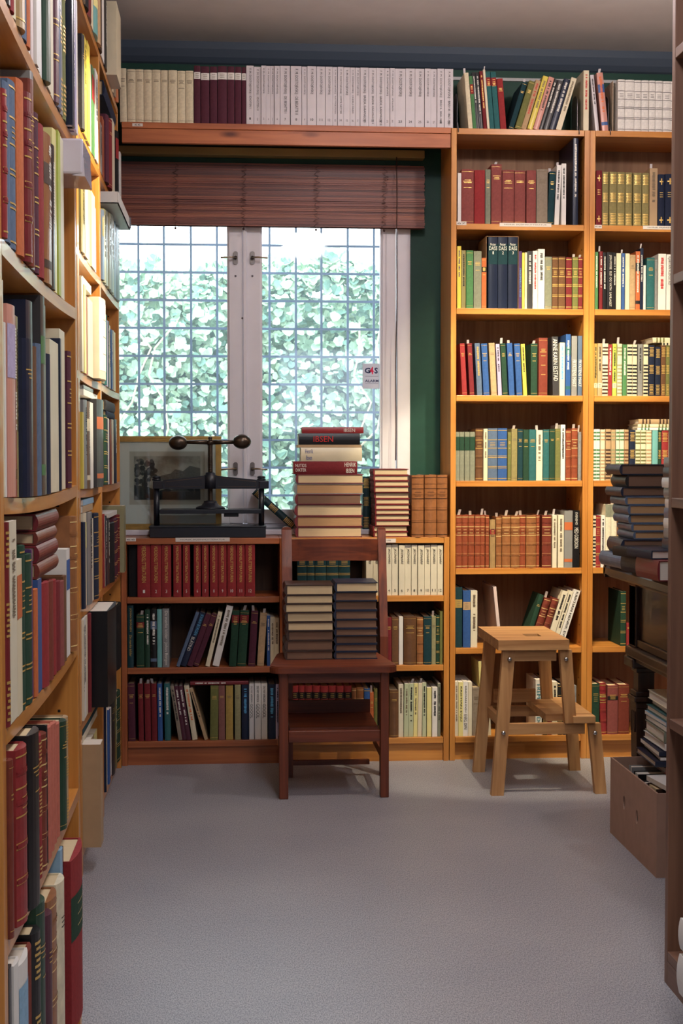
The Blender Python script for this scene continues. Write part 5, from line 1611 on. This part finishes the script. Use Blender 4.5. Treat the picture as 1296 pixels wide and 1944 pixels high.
def blob(pts, m, dy): 
    vs = [(ex0 + ew * x, tilt(ez0 + eh * y) + dy, ez0 + eh * y) for x, y in pts]; b.add(vs, [tuple(range(len(vs)))], m)
G1 = mat('engraving_mid_grey', (96, 94, 86), .8, noise=.35, nscale=160); G2 = mat('engraving_dark', (44, 46, 42), .8, noise=.4, nscale=190); G3 = mat('engraving_light', (170, 160, 138), .8, noise=.1, nscale=90)
blob([(.3, .48), (.42, .56), (.55, .60), (.62, .70), (.74, .66), (.84, .78), (1, .72), (1, .45), (.3, .42)], G1, .0011)
blob([(.3, .44), (1, .50), (1, .34), (.3, .36)], G3, .0010)
blob([(0, 0), (1, 0), (1, .22), (.8, .26), (.62, .20), (.5, .26), (.36, .20), (.2, .30), (0, .34)], G2, .0009)
blob([(.55, .22), (.7, .30), (.85, .26), (1, .32), (1, .2), (.55, .18)], G1, .0008)
rr = random.Random(5)
for (cx_, cy_, rx_, ry_, n_) in ((.16, .72, .15, .24, 26), (.10, .5, .10, .2, 14), (.24, .55, .10, .16, 12), (.88, .22, .10, .1, 8)):
    for k in range(n_):
        x_, y_ = cx_ + rr.uniform(-1, 1) * rx_ * .8, cy_ + rr.uniform(-1, 1) * ry_ * .8; r_ = rr.uniform(.02, .05)
        x_ = max(r_ + .002, x_); y_ = min(.995 - r_ * 1.5, max(r_ * 1.5, y_))
        blob([(x_ + r_ * math.cos(a), y_ + r_ * 1.4 * math.sin(a)) for a in [k2 * math.pi / 5 + k for k2 in range(10)]], G2 if k % 3 else G1, .0007 - .00001 * k)
blob([(.14, .1), (.17, .1), (.18, .5), (.16, .7), (.14, .5)], G2, .0004)
part(b, 'engraving', pic)
b = MB(); fbox(b, xl + fw - .001, xr - fw + .001, zb_f + fw - .001, zt_f - fw + .001, -.0025, -.0015, glassm); part(b, 'picture_glass', pic)

# ---------------------------------------------------------------- bamboo blind
YBl = 5.225
bd = thing('bamboo_blind', 'reddish brown bamboo roman blind half covering the window', 'blind', (.05, YBl, onY(465, 300, YBl).z))
bx0, bx1 = -.60, onY(805, 360, YBl).x; zt2, zb2 = onY(465, 310, YBl).z, onY(465, 431, YBl).z
SL = [wood('bamboo_slat', (134, 72, 54), (92, 46, 38), 'x', fine=60), wood('bamboo_slat_dark', (110, 58, 46), (70, 36, 32), 'x', fine=60), wood('bamboo_slat_light', (156, 92, 66), (116, 64, 48), 'x', fine=60)]
b = MB(); z = zt2; rr = random.Random(9); k = 0
while z > zb2 + .003:
    hgt = rr.choice([.0026, .0034, .0044, .006]); fold = .012 * abs(math.sin((zt2 - z) * 34))
    mm = SL[rr.choice([0, 0, 0, 1, 2])] if z < zt2 - .045 else SL[rr.choice([1, 1, 0])]  # mostly dark slats near the top: weaker light there put into colour
    dy = rr.uniform(-.0022, .0022) - fold
    b.box((bx0, YBl + dy - .0015, z - hgt), (bx1 + rr.uniform(-.002, .002), YBl + dy + .0015, z - .0004), mm); z -= hgt; k += 1
b.box((bx0, YBl + .006, zb2), (bx1 - .004, YBl + .0075, zt2), SL[1])
part(b, 'slat_panel', bd)
CORD = mat('dark_blind_cord', (62, 40, 36), .8)
for j, px in enumerate((335, 464, 601, 730)):
    x = onY(px, 370, YBl).x; b = MB(); pts = []; z = zt2 - .01; q = 0
    while z > zb2 + .005:
        pts.append((x + .010 * math.sin(q * 1.9 + j) + rr.uniform(-.004, .004) + (zt2 - z) * -.02, YBl - .0205 + rr.uniform(-.002, .002), z)); z -= rr.uniform(.002, .0085); q += 1
    pts.append((x - .004, YBl - .018, zb2 - .008)); b.tube(pts, .0009, CORD, 5); b.lathe([(.0025, -.004), (.0045, 0), (.0025, .004)], (x - .004, YBl - .018, zb2 - .010), CORD, 'z', 10); part(b, 'lift_cord', bd)
hr0, hr1 = onY(465, 281, YBl).z, onY(465, 296, YBl).z
b = MB(); b.box((bx0, YBl - .01, hr1), (bx1, YBl + .04, hr0), mat('pale_wood_head_rail', (150, 128, 84), .6), c=.002); part(b, 'head_rail', bd)
xcd = onY(752, 600, YBl - .03).x
b = MB(); b.tube([(xcd + .001 * math.sin(k * .9) + .002 * math.sin(k * .31), YBl - .03 + (.0 if k < 6 else .0), onY(752, 298 + k * 32, YBl - .03).z) for k in range(19)], .0019, CORD, 6)
part(b, 'pull_cord', bd)

# ---------------------------------------------------------------- dark table with books, box and papers
tb0 = onZ(1148, 1075, .76); TX, TYf = tb0.x, tb0.y + .02; ztp = .768
tbl = thing('writing_table', 'antique dark carved wooden table, its corner loaded with books', 'table', (TX + .4, 3.6, 0))
dz_, dx_, dy_ = darkwood('z'), darkwood('x'), darkwood('y')
TY0, TX1 = 3.05, 1.95
b = MB()
prof = [(0, ztp - .030), (.0, ztp - .012), (.004, ztp - .006), (.010, ztp), (.02, ztp), (.02, ztp - .04), (.012, ztp - .038), (.006, ztp - .033)]
b.box((TX + .012, TY0 + .012, ztp - .034), (TX1, TYf - .012, ztp), dy_)
b.prism([(TX + p, z_) for p, z_ in prof], TY0, TYf, 'y', dy_); b.prism([(TYf - p, z_) for p, z_ in prof], TX, TX1, 'x', dx_)
part(b, 'table_top', tbl)
ax = onY(1197, 1150, 4.0).x; ax = TX + .065; za0, za1 = onX(1225, 1195, ax).z, ztp - .041
zmid0 = .50
b = MB(); b.box((ax + .012, TY0 + .06, zmid0 + .04), (ax + .03, TYf - .08, za1), dy_)
b.box((ax + .004, TY0 + .06, zmid0 + .03), (ax + .03, TYf - .08, zmid0 + .055), dy_, c=.004); b.box((ax - .012, TY0 + .05, zmid0), (ax + .03, TYf - .05, zmid0 + .03), dy_, c=.006); b.box((ax - .002, TY0 + .05, zmid0 - .012), (ax + .03, TYf - .05, zmid0), dy_, c=.003)
b.box((ax + .006, TY0 + .06, za1 - .02), (ax + .03, TYf - .08, za1), dy_, c=.003)
b.box((ax + .03, TYf - .07, zmid0), (TX1 - .05, TYf - .05, za1), dx_)
part(b, 'apron', tbl)
def tleg(x, y, nm='leg'):
    b = MB(); s = .036
    b.box((x - s, y - s, zmid0 - .001), (x + s, y + s, za1), dz_, c=.003)
    for k in range(4):
        for sg in (-1, 1): b.box((x - s - .002, y - s + .010 + k * .015, zmid0 + .035), (x - s + .001, y - s + .017 + k * .015, za1 - .02), dz_)
    b.box((x - s - .003, y - s - .003, za1 - .02), (x + s + .003, y + s + .003, za1), mat('carved_capital_tan', (110, 74, 48), .5), c=.002)
    b.box((x - s - .012, y - s - .012, zmid0 - .03), (x + s + .012, y + s + .012, zmid0 - .001), dz_, c=.005)
    b.prism([(x - .024, y - .024), (x + .024, y - .024), (x + .024, y + .024), (x - .024, y + .024)], .40, zmid0 - .03, 'z', dz_)
    b.box((x - .030, y - .030, .455), (x + .030, y + .030, .47), dz_, c=.003)
    b.box((x - .032, y - .032, .385), (x + .032, y + .032, .40), dz_, c=.003); b.box((x - .038, y - .038, .37), (x + .038, y + .038, .385), dz_, c=.003); b.box((x - .032, y - .032, .35), (x + .032, y + .032, .37), dz_, c=.003)
    b.hexa([(x - .024, y - .024, .05), (x + .024, y - .024, .05), (x + .024, y + .024, .05), (x - .024, y + .024, .05)], [(x - .031, y - .031, .35), (x + .031, y - .031, .35), (x + .031, y + .031, .35), (x - .031, y + .031, .35)], dz_)
    for k in range(3): b.box((x - .0335, y - .02 + k * .015, .28), (x - .028, y - .012 + k * .015, .34), dz_)
    b.box((x - .034, y - .034, 0), (x + .034, y + .034, .05), dz_, c=.006); part(b, nm, tbl)
lgx, lgy = ax + .036, TYf - .085
tleg(lgx, lgy); tleg(lgx, TY0 + .09); tleg(TX1 - .1, lgy)
# cardboard box
bf, bn = onZ(1162, 1580, 0), onZ(1240, 1667, 0)
CB = mat('brown_cardboard', (164, 130, 112), .8, noise=.06, nscale=30, bump=.05); xx0 = (bf.x + bn.x) / 2; zbx = onY(1162, 1437, bf.y).z; xx1 = xx0 + .33
cbx = thing('cardboard_box', 'open brown cardboard box with two round finger holes on the floor', 'box', ((xx0 + xx1) / 2, (bf.y + bn.y) / 2, 0))
HOLE = mat('box_inside_shadow_board', (60, 44, 38), .9)
b = MB(); tw = .005
# left side wall with two true holes
hy = [onX(1184, 1524, xx0), onX(1208, 1551, xx0)]; n = 20
ycuts = [bn.y] ; seg = []
rects = []
for h_ in sorted(hy, key=lambda v: v.y): seg.append((h_.y, h_.z))
ys_ = [bn.y] + [(seg[0][0] + seg[1][0]) / 2] + [bf.y]
for (h_, ya, yb) in ((seg[0], ys_[0], ys_[1]), (seg[1], ys_[1], ys_[2])):
    hy_, hz_ = h_; ring = [(hy_ + .012 * math.cos(2 * math.pi * k / n), hz_ + .0195 * math.sin(2 * math.pi * k / n)) for k in range(n)]
    def outp(k):
        a = 2 * math.pi * k / n; c_, s_ = math.cos(a), math.sin(a)
        ty = ((yb - hy_) / c_ if c_ > 1e-6 else (ya - hy_) / c_ if c_ < -1e-6 else 1e9); tz = ((zbx - hz_) / s_ if s_ > 1e-6 else (0 - hz_) / s_ if s_ < -1e-6 else 1e9); tt_ = min(ty, tz); return (hy_ + c_ * tt_, hz_ + s_ * tt_)
    for k in range(n):
        r0, r1, o0, o1 = ring[k], ring[(k + 1) % n], outp(k), outp(k + 1)
        corner_pts = []
        for cy__ in (ya, yb):
            for cz__ in (0, zbx):
                a = math.atan2(cz__ - hz_, cy__ - hy_) % (2 * math.pi)
                if 2 * math.pi * k / n < a < 2 * math.pi * (k + 1) / n - 1e-9: corner_pts.append((cy__, cz__))
        pl_ = [r0, o0] + corner_pts + [o1, r1]
        b.prism(pl_, xx0, xx0 + tw, 'x', CB)
b.box((xx1 - tw, bn.y, 0), (xx1, bf.y, zbx), CB); b.box((xx0 + tw, bn.y, 0), (xx1 - tw, bn.y + tw, zbx), CB); b.box((xx0 + tw, bf.y - tw, 0), (xx1 - tw, bf.y, zbx), CB); b.box((xx0 + tw, bn.y + tw, 0), (xx1 - tw, bf.y - tw, tw), CB)
part(b, 'box_body', cbx)
# records and books standing in the box
for i, (yy, t_, h_, cd, kd, lb) in enumerate(((bf.y - .10, .030, .205, 'gy', 'J', 'grey book standing in the cardboard box nearest the table leg'), (bf.y - .16, .045, .198, 'bk', 'J', 'black book standing in the middle of the cardboard box'), (bf.y - .225, .030, .188, 'cg', 'J', 'charcoal book standing in the cardboard box'), (bf.y - .33, .08, .196, 'db', 'C', 'thick dark brown book standing at the near end of the cardboard box'))):  # charcoal and dark brown covers stand in for shade behind the finger holes
    o = make_book(t_, h_, .25, cd, kd, {'n': 1}); o.rotation_euler = (0, 0, math.pi / 2); o.location = (xx0 + .03 + .25, yy, .0055); o.location.x = xx0 + .285
    tag(o, lb, group='books in the cardboard box')
wz = .232; 
flat(Vector((xx0 + .055, bn.y + .055, .205)), (.24, .013, .16), 'wh', 'P', 'white paperback lying across the near end of the cardboard box', .12, '-y', {'n': 1}, PGW, 'books in the cardboard box')
# pile of books and papers under the table
pile = [(.215, .018, 'rb', 0), (.236, .016, 'nb', -.02), (.255, .008, 'wh', -.06), (.266, .012, 'nb', .03), (.284, .02, 'wh', .0), (.312, .028, 'gg', -.03), (.345, .012, 'wh', .015), (.360, .010, 'lb', .0), (.373, .016, 'te', .01), (.392, .012, 'pl', .05), (.410, .025, 'iv', .02)]
pn = ['red-brown book at the bottom', 'navy book low down', 'white booklet low down', 'navy book above the white booklet', 'white book', 'grey-green book', 'upper white booklet', 'pale blue booklet', 'teal book', 'pale pink booklet near the top', 'ivory bundle on top']
z = .2065 + .014
px_ = onY(1245, 1400, 3.86).x
for (zz_, t_, cd, ja), nme in zip(pile, pn):
    x_ = onY(1229, 1400, 3.93).x + {'rb': .0, 'wh': -.003, 'nb': -.025}.get(cd, 0) + ja * .2
    flat(Vector((x_, 3.76, z)), (.19, t_ - .0005, .20), cd, 'P' if t_ < .014 else 'J', f'{nme} of the pile beneath the dark table', -abs(ja) * 1.2, '-y', {'n': 1}, PGW, 'pile beneath the dark table'); z += t_ + abs(ja) * .02 + .002
# table stacks
def tp(x, y, Y): return onY(1100 + x / 4.86, 860 + y / 4.86, Y)
YT = 3.93
tl = [(103, 192, 385, 862, 'nb', PGB, 1), (200, 305, 445, 860, 'bk', PGB, 1), (312, 388, 400, 830, 'nb', PGB, 1), (392, 462, 432, 828, 'sb', PGT, 0), (470, 550, 460, 828, 'sb', PGT, 0), (558, 632, 470, 830, 'sb', PGT, 0), (640, 705, 490, 832, 'sb', PGT, 0), (712, 776, 510, 832, 'sb', PGT, 0)]
zb5 = tp(0, 860, YT).z
base = ztp + .0005
low = [(.0, .030, 'nb', .16), (.031, .030, 'sb', .20)]
z = base
tops = [tp(0, y0, YT).z for (y0, *_) in tl]
H_ = tops[0] - (ztp + .085); acc = ztp + .085
# foundation: two thick volumes and thin ones in front
gtb = 'books stacked on the dark table'
flat(Vector((tp(392, 0, YT).x, YT - .02, base)), (.20, .040, .16), 'sb', 'L', 'slate blue volume under the leather stack on the dark table', .05, '-x', {'n': 1}, PGW, gtb)
flat(Vector((tp(400, 0, YT).x, YT - .01, base + .0405)), (.19, .042, .15), 'nb', 'L', 'navy volume second from the bottom of the leather stack', -.06, '-x', {'n': 1}, PGB, gtb)
z = base + .0835
for i, (y0, y1, x0, x1, cd, pm_, sp_) in reversed(list(enumerate(tl))):
    t = (tops[0] - (base + .0835)) * ((y1 - y0 + 7) / sum(q[1] - q[0] + 7 for q in tl)); xa_, xb_ = tp(x0, 0, YT).x, tp(x1, 0, YT).x
    lb = f"{'blackish leather' if cd == 'bk' else 'navy leather' if cd == 'nb' else 'slate-spined'} volume, {'topmost' if i == 0 else ordn(i) + ' down'} in the table's corner stack"
    flat(Vector((xa_, YT + random.uniform(-.004, .004), z)), (.16, t - .0007, min(xb_ - xa_, .17)), cd, 'L', lb, random.uniform(-.02, .02), '-x', {'n': 1}, pm_, gtb); z += t
# books in front of the stack
YV = 3.74
def t3(x, y, Y=YV): return onY(1100 + x / 4.86, 860 + y / 4.86, Y)
p = t3(525, 1110, 3.80); flat(Vector((p.x, 3.725, base)), (.16, .042, .12), 'nb', 'J', 'dark-jacketed book with white pages nearest the table corner', .12, '-x', {'n': 1}, PGW, gtb)
p = t3(665, 1180, 3.58); flat(Vector((p.x, 3.52, base)), (.17, .052, .13), 'dr', 'J', 'thick red-backed book with white pages at the table edge', .05, '-x', {'n': 1}, PGW, gtb)
p = t3(600, 960, 3.62); flat(Vector((p.x, 3.56, base + .053)), (.16, .022, .13), 'nb', 'J', 'navy jacketed book lying across the two white-paged ones', .12, '-x', {'n': 1}, PGW, gtb)
p = t3(420, 860, 3.84); flat(Vector((p.x, 3.735, base + .0425)), (.15, .026, .13), 'bk', 'J', 'dark glossy book lying flat in front of the leather stack', .15, '-x', {'n': 1}, PGW, gtb)
for i in range(9):
    zi = base + .076 + i * .0265; p = t3(822 + (i % 3) * 6, 0, 3.62)
    flat(Vector((p.x, 3.50, zi)), (.16, .026, .13), ['nb', 'gy', 'wh', 'sb', 'wh', 'gy', 'wh', 'nb', 'gy'][i], 'J', f"book barely seen beside the end panel, {'lowest' if i == 0 else 'topmost' if i == 8 else ordn(i) + ' up'} of the table's second stack", random.uniform(-.03, .03), '-x', {'n': 1}, PGW, gtb)
finish_texts()
